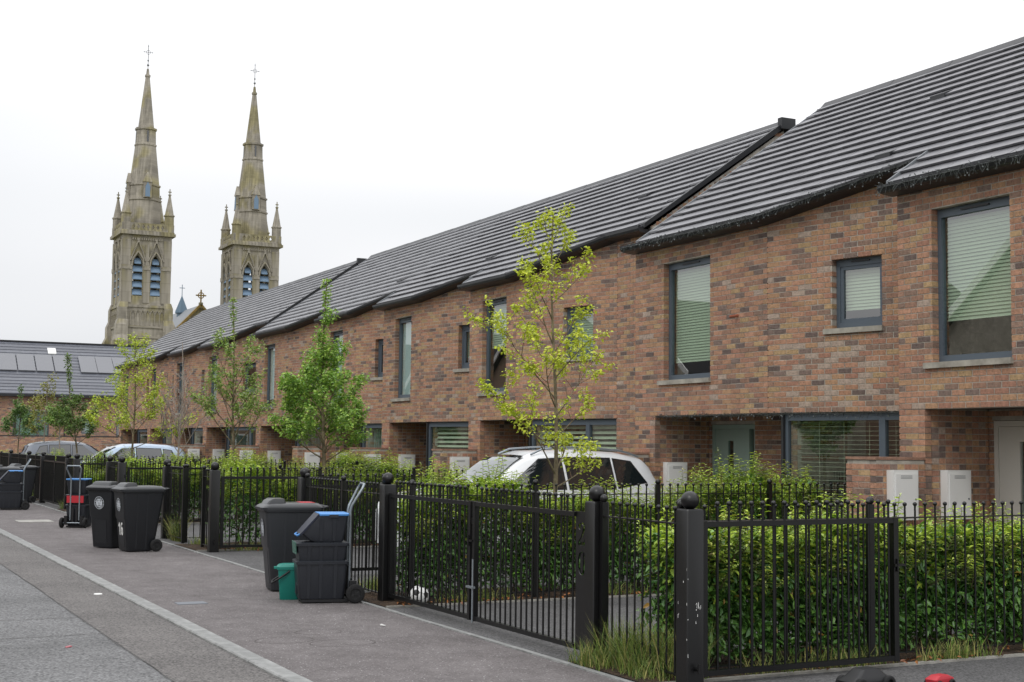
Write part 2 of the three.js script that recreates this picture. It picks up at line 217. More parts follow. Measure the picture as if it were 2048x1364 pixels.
class Walls {
  constructor(origin, seed) { this.o = origin; this.mortar = new MB(origin); this.bricks = []; this.r = rng(seed); this.tint = 0.94 + this.r() * 0.1; }
  // wall from p0 to p1 in plan [x,z]; its face looks to the side n = (-tz, tx)
  wall(p0, p1, y0, top, holes = [], { stack = false, visible = true, depth = 0.2, white = false } = {}) {
    const L = Math.hypot(p1[0] - p0[0], p1[1] - p0[1]), t = [(p1[0] - p0[0]) / L, (p1[1] - p0[1]) / L], n = [-t[1], t[0]];
    const topF = typeof top === 'function' ? top : () => top, r = this.r;
    const ei = 0.012, sh = new THREE.Shape(); sh.moveTo(ei, y0); sh.lineTo(L - ei, y0); for (let k = 8; k >= 0; k--) { const q = clamp(L * k / 8, ei, L - ei); sh.lineTo(q, topF(q) - 0.004); }
    for (const [a, b, c, d] of holes) { const e = 0.006, q = new THREE.Path(), lo = Math.max(c - e, y0 + 0.001), a2 = Math.max(a - e, ei + 0.0005), b2 = Math.min(b + e, L - ei - 0.0005); q.moveTo(a2, lo); q.lineTo(b2, lo); q.lineTo(b2, d + e); q.lineTo(a2, d + e); q.closePath(); sh.holes.push(q); }
    const g = new THREE.ExtrudeGeometry(sh, { depth: depth - 0.0045, bevelEnabled: false });
    const mat = new THREE.Matrix4().makeBasis(V(t[0], 0, t[1]), V(0, 1, 0), V(n[0], 0, n[1])).setPosition(p0[0] - n[0] * depth, 0, p0[1] - n[1] * depth);
    this.mortar.geo(g, mat);
    const unit = stack ? 0.1125 : 0.225;
    for (let j = Math.round(y0 / 0.075); j * 0.075 + 0.03 < 9; j++) {
      const y = j * 0.075 + 0.005, yt = y + 0.065; let any = false;
      for (let k = -1; k * unit < L; k++) {
        let a = k * unit + (stack ? 0 : (j % 2) * 0.1125) + 0.005, b = a + unit - 0.01; if (a < 0.06) a = 0; if (b > L - 0.02) b = L;
        if (b - a < 0.02) continue;
        let parts = [[a, b]];
        for (const [h0, h1, c, d] of holes) if (yt > c + 0.01 && y < d - 0.01) parts = parts.flatMap(([s, e]) => e <= h0 || s >= h1 ? [[s, e]] : [[s, h0], [h1, e]].filter(([p, q]) => q - p > 0.018));
        for (let [s, e] of parts) { if (topF(s) < yt && topF(e) < yt) continue; if (topF((s + e) / 2) < yt - 0.01) continue; any = true;
          this.bricks.push({ x: p0[0] + t[0] * s, z: p0[1] + t[1] * s, t, n, len: e - s, y, tone: white && y < 3.2 && r() < 0.34 * Math.exp(-(((s - 1.0) / 0.8) ** 2)) ? 9 : pickTone(r), full: Math.abs(e - s - unit + 0.01) < 1e-4, proud: (r() - 0.3) * 0.004, visible, stack }); }
      }
      if (!any && j * 0.075 > y0 + 0.2) { let over = true; for (let q = 0; q <= 8; q++) if (topF(L * q / 8) > yt) over = false; if (over) break; }
    }
    return { L, t, n };
  }
  finish(root, singles) {
    const w = part(root, 'wall', this.mortar, M.mortar);
    const seen = singles ? this.bricks.filter((b) => b.visible && b.full && !b.stack && b.y > 2.2 && b.z < -11.0) : [];
    seen.sort((a, b) => (a.x * a.x + a.z * a.z + (a.y - 1.75) ** 2) - (b.x * b.x + b.z * b.z + (b.y - 1.75) ** 2));
    const chosen = new Set(seen.slice(0, singles));
    const rest = new MB(this.o), r = this.r;
    for (const b of this.bricks) {
      const ox = b.x + b.n[0] * b.proud, oz = b.z + b.n[1] * b.proud;
      if (chosen.has(b)) { const m = part(w, 'brick', sharedBrick(b.len), brickMats[b.tone]); m.position.set(ox - this.o[0], b.y, oz - this.o[2]); m.rotation.y = Math.atan2(b.n[0], b.n[1]); continue; }
      const f = this.tint * (0.9 + r() * 0.2), c = lin(...brickTones[b.tone]).map((v) => v * f), e = [b.t[0] * b.len, 0, b.t[1] * b.len], d = [-b.n[0] * 0.1, 0, -b.n[1] * 0.1], uo = r() * 5, vo = r() * 5, A = [ox, b.y, oz], q = (p, ...w2) => w2.reduce((s, v) => [s[0] + v[0], s[1] + v[1], s[2] + v[2]], p), up = [0, 0.063, 0];
      rest.hexa([A, q(A, e), q(A, e, d), q(A, d)], [q(A, up), q(A, e, up), q(A, e, d, up), q(A, d, up)], c, uo, vo);
    }
    const uv = rest.t; for (let k = 0; k < uv.length; k++) uv[k] *= 1.6;
    stuff(part(w, 'brickwork', rest, M.brickV)); return w;
  }
}
// profile swept along a plan path; profile points [out, up]
function sweep(mb, path, prof) {
  const N = path.length, m = path.map((p, k) => { const d = (a, b) => { const l = Math.hypot(b[0] - a[0], b[2] - a[2]); return [(b[0] - a[0]) / l, (b[2] - a[2]) / l]; }; const a = k ? d(path[k - 1], p) : d(p, path[k + 1]), b = k < N - 1 ? d(p, path[k + 1]) : a; const n1 = [-a[1], a[0]], n2 = [-b[1], b[0]], s = [n1[0] + n2[0], n1[1] + n2[1]], l2 = (s[0] * s[0] + s[1] * s[1]) / 2; return [s[0] / l2, s[1] / l2]; });
  const pt = (k, q) => [path[k][0] + m[k][0] * q[0], path[k][1] + q[1], path[k][2] + m[k][1] * q[0]];
  for (let k = 0; k < N - 1; k++) for (let j = 0; j < prof.length - 1; j++) { const a = pt(k, prof[j]), b = pt(k + 1, prof[j]), c = pt(k + 1, prof[j + 1]), d = pt(k, prof[j + 1]); mb.poly([a, b, c], undefined); mb.poly([a, c, d]); }
  for (const k of [0, N - 1]) { const q = prof.map((e) => pt(k, e)); mb.poly(k ? q : q.reverse()); }
}
function windowUnit(root, o, p, t, n, w, y0, y1, opt = {}) { // p: lower corner at the wall face (start of the opening), set back 0.1
  const dep = opt.dep ?? 0.1, F = 0.062, at = (u, y, d) => [p[0] + t[0] * u - n[0] * d, y, p[1] + t[1] * u - n[1] * d];
  const bar = (mb, u0, u1, a, b, d0, d1) => mb.hexa([at(u0, a, d0), at(u1, a, d0), at(u1, a, d1), at(u0, a, d1)], [at(u0, b, d0), at(u1, b, d0), at(u1, b, d1), at(u0, b, d1)]);
  const win = new THREE.Group(); win.name = 'window'; root.add(win);
  const f = new MB(o); bar(f, 0, F, y0, y1, dep, dep + 0.07); bar(f, w - F, w, y0, y1, dep, dep + 0.07); bar(f, F, w - F, y1 - F - 0.04, y1, dep, dep + 0.07); bar(f, F, w - F, y0, y0 + F + 0.02, dep, dep + 0.07);
  const bays = opt.mullion ? [[F, opt.mullion - 0.05], [opt.mullion + 0.05, w - F]] : [[F, w - F]];
  if (opt.mullion) bar(f, opt.mullion - 0.05, opt.mullion + 0.05, y0 + F, y1 - F, dep - 0.004, dep + 0.074);
  if (opt.sash) { const s = 0.05; for (const [a, b] of bays) { bar(f, a, a + s, y0 + F + 0.02, y1 - F - 0.04, dep + 0.012, dep + 0.055); bar(f, b - s, b, y0 + F + 0.02, y1 - F - 0.04, dep + 0.012, dep + 0.055); bar(f, a + s, b - s, y0 + F + 0.02, y0 + F + 0.02 + s, dep + 0.012, dep + 0.055); bar(f, a + s, b - s, y1 - F - 0.04 - s, y1 - F - 0.04, dep + 0.012, dep + 0.055); } }
  part(win, 'frame', f, M.frame);
  if (opt.vent !== false) { const v = new MB(o); bar(v, w * 0.32, w * 0.68, y1 - 0.055, y1 - 0.035, dep - 0.018, dep); part(win, 'trickle_vent', v, M.gutter); }
  for (const [a, b] of bays) { const g = new MB(o), i = opt.sash ? 0.05 : 0; g.poly([at(a + i, y0 + F + 0.02 + i, dep + 0.035), at(b - i, y0 + F + 0.02 + i, dep + 0.035), at(b - i, y1 - F - 0.04 - i, dep + 0.035), at(a + i, y1 - F - 0.04 - i, dep + 0.035)]); part(win, 'pane', g, M.glass); }
  if (opt.sill !== false) { const s = new MB(o); bar(s, -0.13, w + 0.02, y0 - 0.075, y0 - 0.004, -0.045, dep + 0.02); part(win, 'sill', s, M.sill); }
  const bl = opt.blind, yb = y1 - F - 0.06; if (!bl) return;
  const d0 = dep + (bl[0] === 'roller' ? 0.085 : 0.115), B = new MB(o); const [kind, bottom] = bl, yl = lerp(y0 + F, yb, bottom);
  if (kind === 'venetian') { for (let y = yb; y > yl; y -= 0.045) B.poly([at(0.04, y - 0.0445, d0 - 0.008), at(w - 0.04, y - 0.0445, d0 - 0.008), at(w - 0.04, y, d0 + 0.008), at(0.04, y, d0 + 0.008)]); }
  if (kind === 'open') { for (let y = yb; y > yl; y -= 0.062) bar(B, 0.04, w - 0.04, y - 0.004, y, d0 - 0.024, d0 + 0.024); for (let u = 0.12; u < w; u += 0.42) bar(B, u, u + 0.004, yl, yb, d0 - 0.026, d0 - 0.023); }
  if (kind === 'wide') { for (let y = yb; y > yl; y -= 0.095) B.poly([at(0.04, y - 0.05, d0 - 0.02), at(w - 0.04, y - 0.05, d0 - 0.02), at(w - 0.04, y, d0 + 0.02), at(0.04, y, d0 + 0.02)]); }
  if (kind === 'roller') bar(B, 0.05 + (opt.from ?? 0), w - 0.04, yl, yb, d0, d0 + 0.004);
  if (kind === 'vertical') for (let u = 0.05 + (opt.from ?? 0); u < w - 0.08; u += 0.085) B.poly([at(u, yl, d0 + 0.02), at(u + 0.08, yl, d0 - 0.02), at(u + 0.08, yb, d0 - 0.02), at(u, yb, d0 + 0.02)]);
  if (B.p.length) part(win, 'blind', B, kind === 'vertical' ? M.curtain : kind === 'roller' ? M.blindWhite : M.blind);
}
const tileGeo = (() => { const b = new MB(), w = 0.328, l = 0.312; b.hexa([[0, 0.032, w], [l, 0.0, w], [l, 0.0, 0], [0, 0.032, 0]], [[0, 0.06, w], [l, 0.018, w], [l, 0.018, 0], [0, 0.06, 0]]); return b.make(); })(); // local x up the slope
function roofTiles(root, o, zs, ze, eave, ridgeX, singles, seed, first, last) {
  const r = rng(seed), tiles = [], merged = new MB(o), dX = 0.29 * CA;
  for (let k = 0; 12.03 + k * dX < ridgeX - 0.05; k++) {
    const x0 = 12.03 + k * dX, x1 = Math.min(x0 + 0.312 * CA, ridgeX + 0.02);
    for (let z = Math.floor(zs / 0.331) * 0.331 - 0.331 + (k % 2) * 0.1655; z < ze + 0.34; z += 0.331) {
      if (z + 0.1655 < zs && !(first && z + 0.328 > zs) || z + 0.1655 >= ze && !(last && z < ze)) continue; const a = first ? Math.max(z, zs) : z, b = last ? Math.min(z + 0.328, ze) : z + 0.328; if (b - a < 0.03) continue;
      let poly = [[x0, b], [x1, b], [x1, a], [x0, a]]; // counter-clockwise from above
      const mid = clamp((a + b) / 2, eave[0][0][1] + 0.001, eave.at(-1)[1][1] - 0.001); let seg = eave[0]; for (const s of eave) if (mid >= s[0][1] && mid <= s[1][1]) seg = s;
      const f = ([x, zz]) => x - lerp(seg[0][0], seg[1][0], (zz - seg[0][1]) / (seg[1][1] - seg[0][1]));
      const cut = []; for (let q = 0; q < 4; q++) { const A = poly[q], B = poly[(q + 1) % 4], fa = f(A), fb = f(B); if (fa >= 0) cut.push(A); if ((fa >= 0) !== (fb >= 0)) { const t = fa / (fa - fb); cut.push([lerp(A[0], B[0], t), lerp(A[1], B[1], t)]); } }
      if (cut.length < 3) continue;
      tiles.push({ k, x0, a, b, cut, full: cut.length === 4 && poly.every((p) => f(p) >= 0) && b - a > 0.327 && x1 === x0 + 0.312 * CA, tone: r() * 3 | 0, lift: (r() - 0.5) * 0.004 });
    }
  }
  const chosen = new Set(singles ? tiles.filter((t) => t.full && t.a < -9.5).sort((p, q) => q.a - p.a || p.k - q.k).slice(0, singles) : []);
  for (const t of tiles) {
    const yAt = (x, lower) => roofY(x) + (lower ? 0.048 : 0.018) + t.lift;
    if (chosen.has(t)) { const m = part(root, 'tile', tileGeo, tileMats[t.tone]); m.position.set(t.x0 - o[0], roofY(t.x0) - o[1] + t.lift, t.a - o[2]); m.rotation.z = Math.atan(SL); continue; }
    const c = lin(...tileTones[t.tone]), hl = (x) => lerp(0.06, 0.018, clamp((x - t.x0) / (0.312 * CA), 0, 1)) / CA;
    merged.hexa(t.cut.map(([x, z]) => [x, roofY(x) + t.lift + lerp(0.032, 0, clamp((x - t.x0) / (0.312 * CA), 0, 1)) / CA, z]), t.cut.map(([x, z]) => [x - 0.0 + 0, roofY(x) + hl(x) + t.lift, z]), c, r() * 3, r() * 3);
  }
  if (merged.p.length) stuff(part(root, 'tiling', merged, M.tileV));
}
function house(h, k) {
  const o = [XA, 0, h.z0], root = thing('terraced_house', h.label, 'house', o, 0, 'brick terraced houses along the street');
  const W = new Walls(o, 900 + k), xb = h.xb, zb = h.zb, zbEnd = h.zc ?? h.z1, pier = h.pier ?? 0.5, LH = 2.25;
  const A0 = [XA, h.z0], A1 = [XA, zb], B1 = [xb, zbEnd], wallTop = roofY(XA) - 0.09;
  const u = (z) => z - h.z0, lw = h.win; // long window z range
  const gz = zb + (h.gOff ?? 0.25); // ground floor window starts
  W.wall(A0, [XA, h.z0 + pier], 0, LH, []); W.wall(A0, A1, LH, wallTop, [[u(lw[0]), u(lw[1]), 2.82, 4.71]]);
  const LB = Math.hypot(xb - XA, zbEnd - zb), tB = [(xb - XA) / LB, (zbEnd - zb) / LB], nB = [-tB[1], tB[0]], topB = (q) => lerp(wallTop, roofY(xb) - 0.09, q / LB);
  const sw = h.small.map((z) => (z - zb) / tB[1]);
  W.wall(A1, B1, LH, topB, [[sw[0], sw[1], 3.40, 4.36]], { white: k === 1 });
  if (h.zc) W.wall(B1, [xb, h.z1], 0, (q) => roofY(xb) - 0.09, []);
  // porch: side wall in stacked headers, back wall with the door, soffit; store wall that stands out at the party line
  const px = 13.26, ps = h.z0 + pier;
  W.wall([XA + 0.105, ps + 0.003], [px, ps + 0.003], 0, LH + 0.04, [], { stack: true });
  const dz0 = ps + 0.08, dw = 1.2, gu = (gz - zb) / tB[1];
  W.wall([px, ps], [px, gz + 0.1], 0, LH + 0.04, [[0.06, 0.06 + dw, 0, 2.12]]);
  W.wall([11.41, h.z0 + 0.45], [XA - 0.003, h.z0 + 0.45], 0, 1.62, [], { stack: true, depth: 0.12 });
  W.wall([11.412, h.z0 + 0.022], [11.412, h.z0 + 0.346], 0, 1.62, [], { depth: 0.12 });
  W.wall([XA - 0.003, h.z0 - 0.083], [11.41, h.z0 - 0.083], 0, 1.62, [], { depth: 0.12, visible: false });
  W.wall([px, gz + 0.06], [XA + tB[0] * gu + 0.14, gz + 0.06], 0, LH + 0.02, [], { visible: false, depth: 0.1 });
  const wallPart = W.finish(root, h.singles);
  part(wallPart, 'coping', new MB(o).box(11.40, 1.622, h.z0 - 0.085, XA - 0.004, 1.655, h.z0 + 0.455), brickMats[4]);
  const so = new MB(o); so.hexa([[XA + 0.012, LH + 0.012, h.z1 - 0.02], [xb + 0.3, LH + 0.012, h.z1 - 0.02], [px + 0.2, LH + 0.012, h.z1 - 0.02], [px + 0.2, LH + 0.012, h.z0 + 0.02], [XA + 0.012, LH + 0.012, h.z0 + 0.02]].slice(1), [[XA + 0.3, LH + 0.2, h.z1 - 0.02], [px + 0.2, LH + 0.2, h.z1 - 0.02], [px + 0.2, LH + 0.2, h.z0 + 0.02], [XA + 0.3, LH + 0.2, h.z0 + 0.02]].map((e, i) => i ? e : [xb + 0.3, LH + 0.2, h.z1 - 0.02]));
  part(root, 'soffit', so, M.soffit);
  // rooms behind the glass
  const rx = ridgeOf(h), bx = 2 * rx - 12.2, room = new MB(o);
  room.box(13.02, LH + 0.21, h.z0 + 0.03, bx, LH + 0.33, h.z1 - 0.03); room.box(12.45, 0.0, h.z0 + 0.012, bx, 5.1, h.z0 + 0.06); room.box(xb + 0.25, 0.0, h.z1 - 0.06, bx, 5.1, h.z1 - 0.012); room.box(bx, 0, h.z0, bx + 0.1, 5.15, h.z1); room.box(px + 0.2, 4.98, h.z0 + 0.06, bx, 5.04, h.z1 - 0.06); room.box(px + 0.22, 0, h.z0 + 0.1, px + 0.28, LH, gz);
  room.box(12.45, -0.05, h.z0 + 0.01, bx, 0.02, h.z1 - 0.01);
  part(root, 'interior', room, M.inside);
  windowUnit(root, o, [XA, lw[0]], [0, 1], [-1, 0], lw[1] - lw[0], 2.82, 4.71, { blind: h.blinds[0], from: h.from });
  const at = (q) => [XA + tB[0] * q, zb + tB[1] * q];
  windowUnit(root, o, at(sw[0]), tB, nB, sw[1] - sw[0], 3.40, 4.36, { sash: true, blind: h.blinds[1] });
  const gw = LB - gu; windowUnit(root, o, at(gu), tB, nB, gw, 0.35, LH - 0.01, { mullion: gw * 0.66, vent: false, sill: false, dep: 0.06, blind: h.blinds[2], from: h.gFrom });
  const pl = new MB(o); pl.box(XA + tB[0] * gu + 0.02, 0, gz - 0.045, XA + tB[0] * gu + 0.1, LH, gz + 0.002); part(root, 'corner_post', pl, M.gutter);
  const under = new MB(o); under.hexa([[...at(gu)].length && [at(gu)[0] + 0.07, 0, at(gu)[1]], [at(LB - 0.01)[0] + 0.07, 0, at(LB - 0.01)[1]], [at(LB - 0.01)[0] + 0.16, 0, at(LB - 0.01)[1]], [at(gu)[0] + 0.16, 0, at(gu)[1]]], [[at(gu)[0] + 0.07, 0.345, at(gu)[1]], [at(LB - 0.01)[0] + 0.07, 0.345, at(LB - 0.01)[1]], [at(LB - 0.01)[0] + 0.16, 0.345, at(LB - 0.01)[1]], [at(gu)[0] + 0.16, 0.345, at(gu)[1]]]); part(root, 'plinth', under, M.frame);
  // door
  const D = new THREE.Group(); D.name = 'door'; root.add(D);
  const dm = h.door, d0 = ps + 0.06, fr = new MB(o); fr.box(px + 0.03, 0, d0, px + 0.11, 2.12, d0 + 0.06); fr.box(px + 0.03, 0, d0 + dw - 0.06, px + 0.11, 2.12, d0 + dw); fr.box(px + 0.03, 2.05, d0 + 0.06, px + 0.11, 2.12, d0 + dw - 0.06); fr.box(px + 0.03, 0, d0 + 0.96, px + 0.11, 2.05, d0 + 1.01); part(D, 'frame', fr, dm);
  const leaf = new MB(o); leaf.box(px + 0.05, 0.02, d0 + 0.065, px + 0.1, 2.045, d0 + 0.40); leaf.box(px + 0.05, 0.02, d0 + 0.56, px + 0.1, 2.045, d0 + 0.955); leaf.box(px + 0.05, 0.02, d0 + 0.40, px + 0.1, 0.5, d0 + 0.56); leaf.box(px + 0.05, 1.86, d0 + 0.40, px + 0.1, 2.045, d0 + 0.56); part(D, 'leaf', leaf, dm);
  part(D, 'pane', new MB(o).poly([[px + 0.075, 0.5, d0 + 0.40], [px + 0.075, 0.5, d0 + 0.56], [px + 0.075, 1.86, d0 + 0.56], [px + 0.075, 1.86, d0 + 0.40]]), M.glass); part(D, 'pane', new MB(o).poly([[px + 0.075, 0.02, d0 + 1.01], [px + 0.075, 0.02, d0 + dw - 0.06], [px + 0.075, 2.05, d0 + dw - 0.06], [px + 0.075, 2.05, d0 + 1.01]]), M.glass);
  part(D, 'handle', new MB(o).tube([[px + 0.02, 0.98, d0 + 0.9], [px + 0.0, 0.98, d0 + 0.9], [px + 0.0, 0.98, d0 + 0.8]], 0.011, 6), M.steel);
  // roof
  const g = 0.16, ea = [12.03, h.z0], eb = [12.03, zb], ec = [xb - g - 0.01, zbEnd], eave = [[ea, eb], [eb, ec]]; if (h.zc) eave.push([ec, [xb - g - 0.01, h.zr]]);
  const zr = h.zr ?? h.z1, roof = new MB(o), zf = h.z0 + (h.first ? 0.27 : 0), topPts = [[12.03, zf], [12.03, zb], [xb - g, zbEnd], ...(h.zc ? [[xb - g, zr]] : []), [rx, zr], [rx, zf]];
  const tri = THREE.ShapeUtils.triangulateShape(topPts.map((p) => new THREE.Vector2(p[0], p[1])), []);
  const rp = (p, dy) => [p[0], roofY(p[0]) + dy, p[1]];
  for (const q of tri) { const a = q.map((e) => topPts[e]), s = (a[1][0] - a[0][0]) * (a[2][1] - a[0][1]) - (a[1][1] - a[0][1]) * (a[2][0] - a[0][0]); if (s > 0) a.reverse(); roof.poly(a.map((p) => rp(p, 0))); roof.poly([...a].reverse().map((p) => rp(p, -0.09))); }
  topPts.forEach((p, i) => { const q = topPts[(i + 1) % topPts.length]; roof.poly([rp(p, -0.09), rp(q, -0.09), rp(q, 0), rp(p, 0)]); roof.poly([rp(p, 0), rp(q, 0), rp(q, -0.09), rp(p, -0.09)]); });
  const by = roofY(rx), be = 2 * rx - 12; roof.poly([[rx, by, zr], [be, by - SL * (be - rx), zr], [be, by - SL * (be - rx), h.z0], [rx, by, h.z0]]);
  const R = part(root, 'roof', roof, M.deck);
  roofTiles(R, o, h.z0 + (h.first ? 0.30 : 0), zr, eave, rx, h.singles, 70 + k, h.first, !!h.zc);
  const rg = new MB(); rg.hexa([[-0.13, -0.1, 0.447], [0.0, -0.0, 0.447], [0.13, -0.1, 0.447]].length && [[-0.14, -0.085, 0.447], [0.14, -0.085, 0.447], [0.14, -0.085, 0], [-0.14, -0.085, 0]], [[-0.03, 0.03, 0.447], [0.03, 0.03, 0.447], [0.03, 0.03, 0], [-0.03, 0.03, 0]]); const rgg = rg.make();
  for (let z = zf; z < zr - 0.1; z += 0.45) { const m = part(R, 'ridge_tile', rgg, M.gutter); m.position.set(rx - o[0], roofY(rx) + 0.04 + ((z * 7.3) % 1) * 0.006, z - o[2] + 0.0); if (z + 0.447 > zr) m.scale.z = (zr - z) / 0.447; }
  const path = [[12.03, roofY(12.03) - 0.01, h.z0 - 0.06], [12.03, roofY(12.03) - 0.01, zb], [xb - g, roofY(xb - g) - 0.01, zbEnd - (h.zc ? 0 : 0.03)]]; if (h.zc) path.push([xb - g, roofY(xb - g) - 0.01, zr + 0.02]);
  const gu2 = new MB(o); sweep(gu2, path, [[0.02, 0.02], [0.105, 0.02], [0.105, -0.02], [0.088, -0.06], [0.045, -0.078], [-0.16, -0.1], [-0.16, -0.03], [-0.02, -0.02], [0.02, 0.02]]); part(R, 'gutter', gu2, M.gutter);
  const trim = new MB(o); const eps = 0.052; { const prof = (zA, zB, xs) => trim.hexa([[xs, roofY(xs) - 0.06, zB], [rx, roofY(rx) - 0.06, zB], [rx, roofY(rx) - 0.06, zA], [xs, roofY(xs) - 0.06, zA]], [[xs, roofY(xs) + eps + 0.02, zB], [rx, roofY(rx) + eps, zB], [rx, roofY(rx) + eps, zA], [xs, roofY(xs) + eps + 0.02, zA]]); if (h.first) prof(h.z0 + 0.268, h.z0 + 0.298, 12.03); else { const x1 = h.stepX; trim.hexa([[12.03, roofY(12.03) - 0.02, h.z0 + 0.02], [x1, roofY(x1) - 0.02, h.z0 + 0.02], [x1, roofY(x1) - 0.02, h.z0 - 0.012], [12.03, roofY(12.03) - 0.02, h.z0 - 0.012]], [[12.03, roofY(12.03) + 0.075, h.z0 + 0.02], [x1, roofY(x1) + 0.06, h.z0 + 0.02], [x1, roofY(x1) + 0.06, h.z0 - 0.012], [12.03, roofY(12.03) + 0.075, h.z0 - 0.012]]); } } part(R, 'verge_trim', trim, M.lead);
  if (h.zc) { // bargeboard and gable end of the block
    const bb = new MB(o), x0 = xb - g; bb.hexa([[x0, roofY(x0) - 0.02, zr + 0.07], [rx + 0.05, roofY(rx) - 0.02, zr + 0.07], [rx + 0.05, roofY(rx) - 0.02, zr + 0.005], [x0, roofY(x0) - 0.02, zr + 0.005]], [[x0, roofY(x0) + 0.065, zr + 0.07], [rx + 0.05, roofY(rx) + 0.1, zr + 0.07], [rx + 0.05, roofY(rx) + 0.1, zr + 0.005], [x0, roofY(x0) + 0.065, zr + 0.005]]); bb.box(rx - 0.16, roofY(rx) - 0.12, zr + 0.0, rx + 0.16, roofY(rx) + 0.09, zr + 0.12); part(R, 'bargeboard', bb, M.gutter);
    const G = new Walls(o, 950 + k); G.wall([xb + 0.005, zr], [rx, zr], 5.2, (q) => roofY(xb + q) - 0.1, [], { depth: 0.12 }); const gp = G.finish(root, 0); gp.name = 'gable_wall';
    part(R, 'valley', new MB(o).poly([[xb - 0.1, roofY(xb) - 0.42, h.z1], [rx, roofY(rx) - 0.42, h.z1], [rx, roofY(rx) - 0.42, zr], [xb - 0.1, roofY(xb) - 0.42, zr]]), M.lead);
  }
  for (const [vx, vz] of h.vents ?? []) part(R, 'roof_vent', new MB(o).hexa([[vx, roofY(vx) + 0.03, vz + 0.3], [vx + 0.24, roofY(vx + 0.24) + 0.02, vz + 0.3], [vx + 0.24, roofY(vx + 0.24) + 0.02, vz], [vx, roofY(vx) + 0.03, vz]], [[vx, roofY(vx) + 0.10, vz + 0.3], [vx + 0.24, roofY(vx + 0.24) + 0.025, vz + 0.3], [vx + 0.24, roofY(vx + 0.24) + 0.025, vz], [vx, roofY(vx) + 0.10, vz]]), M.gutter);
  return root;
}
const ridgeOf = (h) => h.z0 > -19.7 ? 16.06 : h.z0 > -42 ? 15.82 : 15.78;
const V60 = ['vertical', 0.0], HOUSES = [
  { z0: -13.3, zb: -9.6, z1: -7.0, xb: 12.8, win: [-12.70, -11.45], small: [-8.6, -7.8], pier: 0.45, stepX: 12.75, blinds: [['venetian', 0.28], null, ['open', 0]], door: M.doorCream, singles: 300, label: 'brick house with the cream front door and fine blind in its tall window', vents: [[13.6, -11.2]] },
  { z0: -19.58, zb: -15.99, z1: -13.3, xb: 12.8, first: true, win: [-18.72, -17.42], small: [-14.87, -14.07], pier: 0.61, blinds: [['venetian', 0.13], ['venetian', 0.3], ['open', 0]], door: M.doorGreen, singles: 300, label: 'brick house with the sage green front door and wide ground floor window', vents: [[12.9, -14.5], [14.6, -15.2]] },
  { z0: -26.15, zb: -24.0, z1: -19.6, zc: -21.3, zr: -20.2, xb: 12.88, stepX: 12.62, win: [-25.54, -24.43], small: [-22.68, -21.9], pier: 0.56, gOff: 0.4, blinds: [['venetian', 0.5], ['venetian', 0.1], ['wide', 0]], door: M.doorDark, singles: 300, label: 'end brick house with the gable strip above the white car', vents: [[14.0, -22.4]] },
  { z0: -31.1, zb: -28.75, z1: -26.15, xb: 12.72, stepX: 12.6, win: [-30.33, -29.35], small: [-27.34, -26.6], blinds: [['roller', 0.0], ['venetian', 0.3], ['wide', 0]], from: 0, door: M.doorDark, singles: 300, label: 'brick house with a white panel filling its tall window and a slatted ground floor blind', vents: [[12.95, -27.0]] },
  { z0: -35.5, zb: -33.0, z1: -31.1, xb: 12.72, stepX: 12.6, win: [-35.0, -34.0], small: [-32.2, -31.5], blinds: [['roller', 0.0], null, V60], from: 0, gFrom: 0.3, door: M.doorDark, singles: 0, label: 'brick house behind the densest round green street tree' , vents: [[13.0, -32.3]] },
  { z0: -41.75, zb: -38.2, z1: -35.5, xb: 12.72, first: true, win: [-41.0, -39.95], small: [-37.0, -36.3], blinds: [['roller', 0.1], null, V60], from: 0, door: M.doorDark, singles: 0, label: 'brick house beside the dark roof verge, behind the sparse green tree' },
  { z0: -48.3, zb: -46.0, z1: -41.8, zc: -43.4, zr: -42.35, xb: 12.85, stepX: 12.6, win: [-47.7, -46.6], small: [-44.6, -43.8], gOff: 0.4, blinds: [['roller', 0.1], null, V60], from: 0, door: M.doorDark, singles: 0, label: 'brick house ending the far roof at the dark verge' },
  { z0: -53.0, zb: -50.6, z1: -48.3, xb: 12.72, stepX: 12.6, win: [-52.5, -51.4], small: [-49.6, -48.9], blinds: [['roller', 0.0], null, V60], from: 0, gFrom: 0.2, door: M.doorDark, singles: 0, label: 'brick house behind the bare leafless tree' },
  { z0: -57.4, zb: -55.2, z1: -53.0, xb: 12.72, stepX: 12.6, win: [-57.0, -56.1], small: [-54.2, -53.6], blinds: [['venetian', 0.2], null, V60], gFrom: 0.2, door: M.doorDark, singles: 0, label: 'brick house with narrow dark tall window behind the lime green sapling' },
  { z0: -63.4, zb: -60.0, z1: -57.4, xb: 12.72, first: true, win: [-62.6, -61.6], small: [-58.9, -58.2], blinds: [['venetian', 0.2], null, V60], gFrom: 0.2, door: M.doorDark, singles: 0, label: 'last brick house of the row next to the cross terrace' },
];
HOUSES.forEach(house);
one('overflow_pipe', new MB().tube([[12.24, 3.72, -16.7], [12.06, 3.69, -16.72]], 0.022, 10), std({ color: col(150, 88, 66), roughness: 0.7 }), 'short terracotta overflow pipe sticking out of the brick wall', 'pipe');
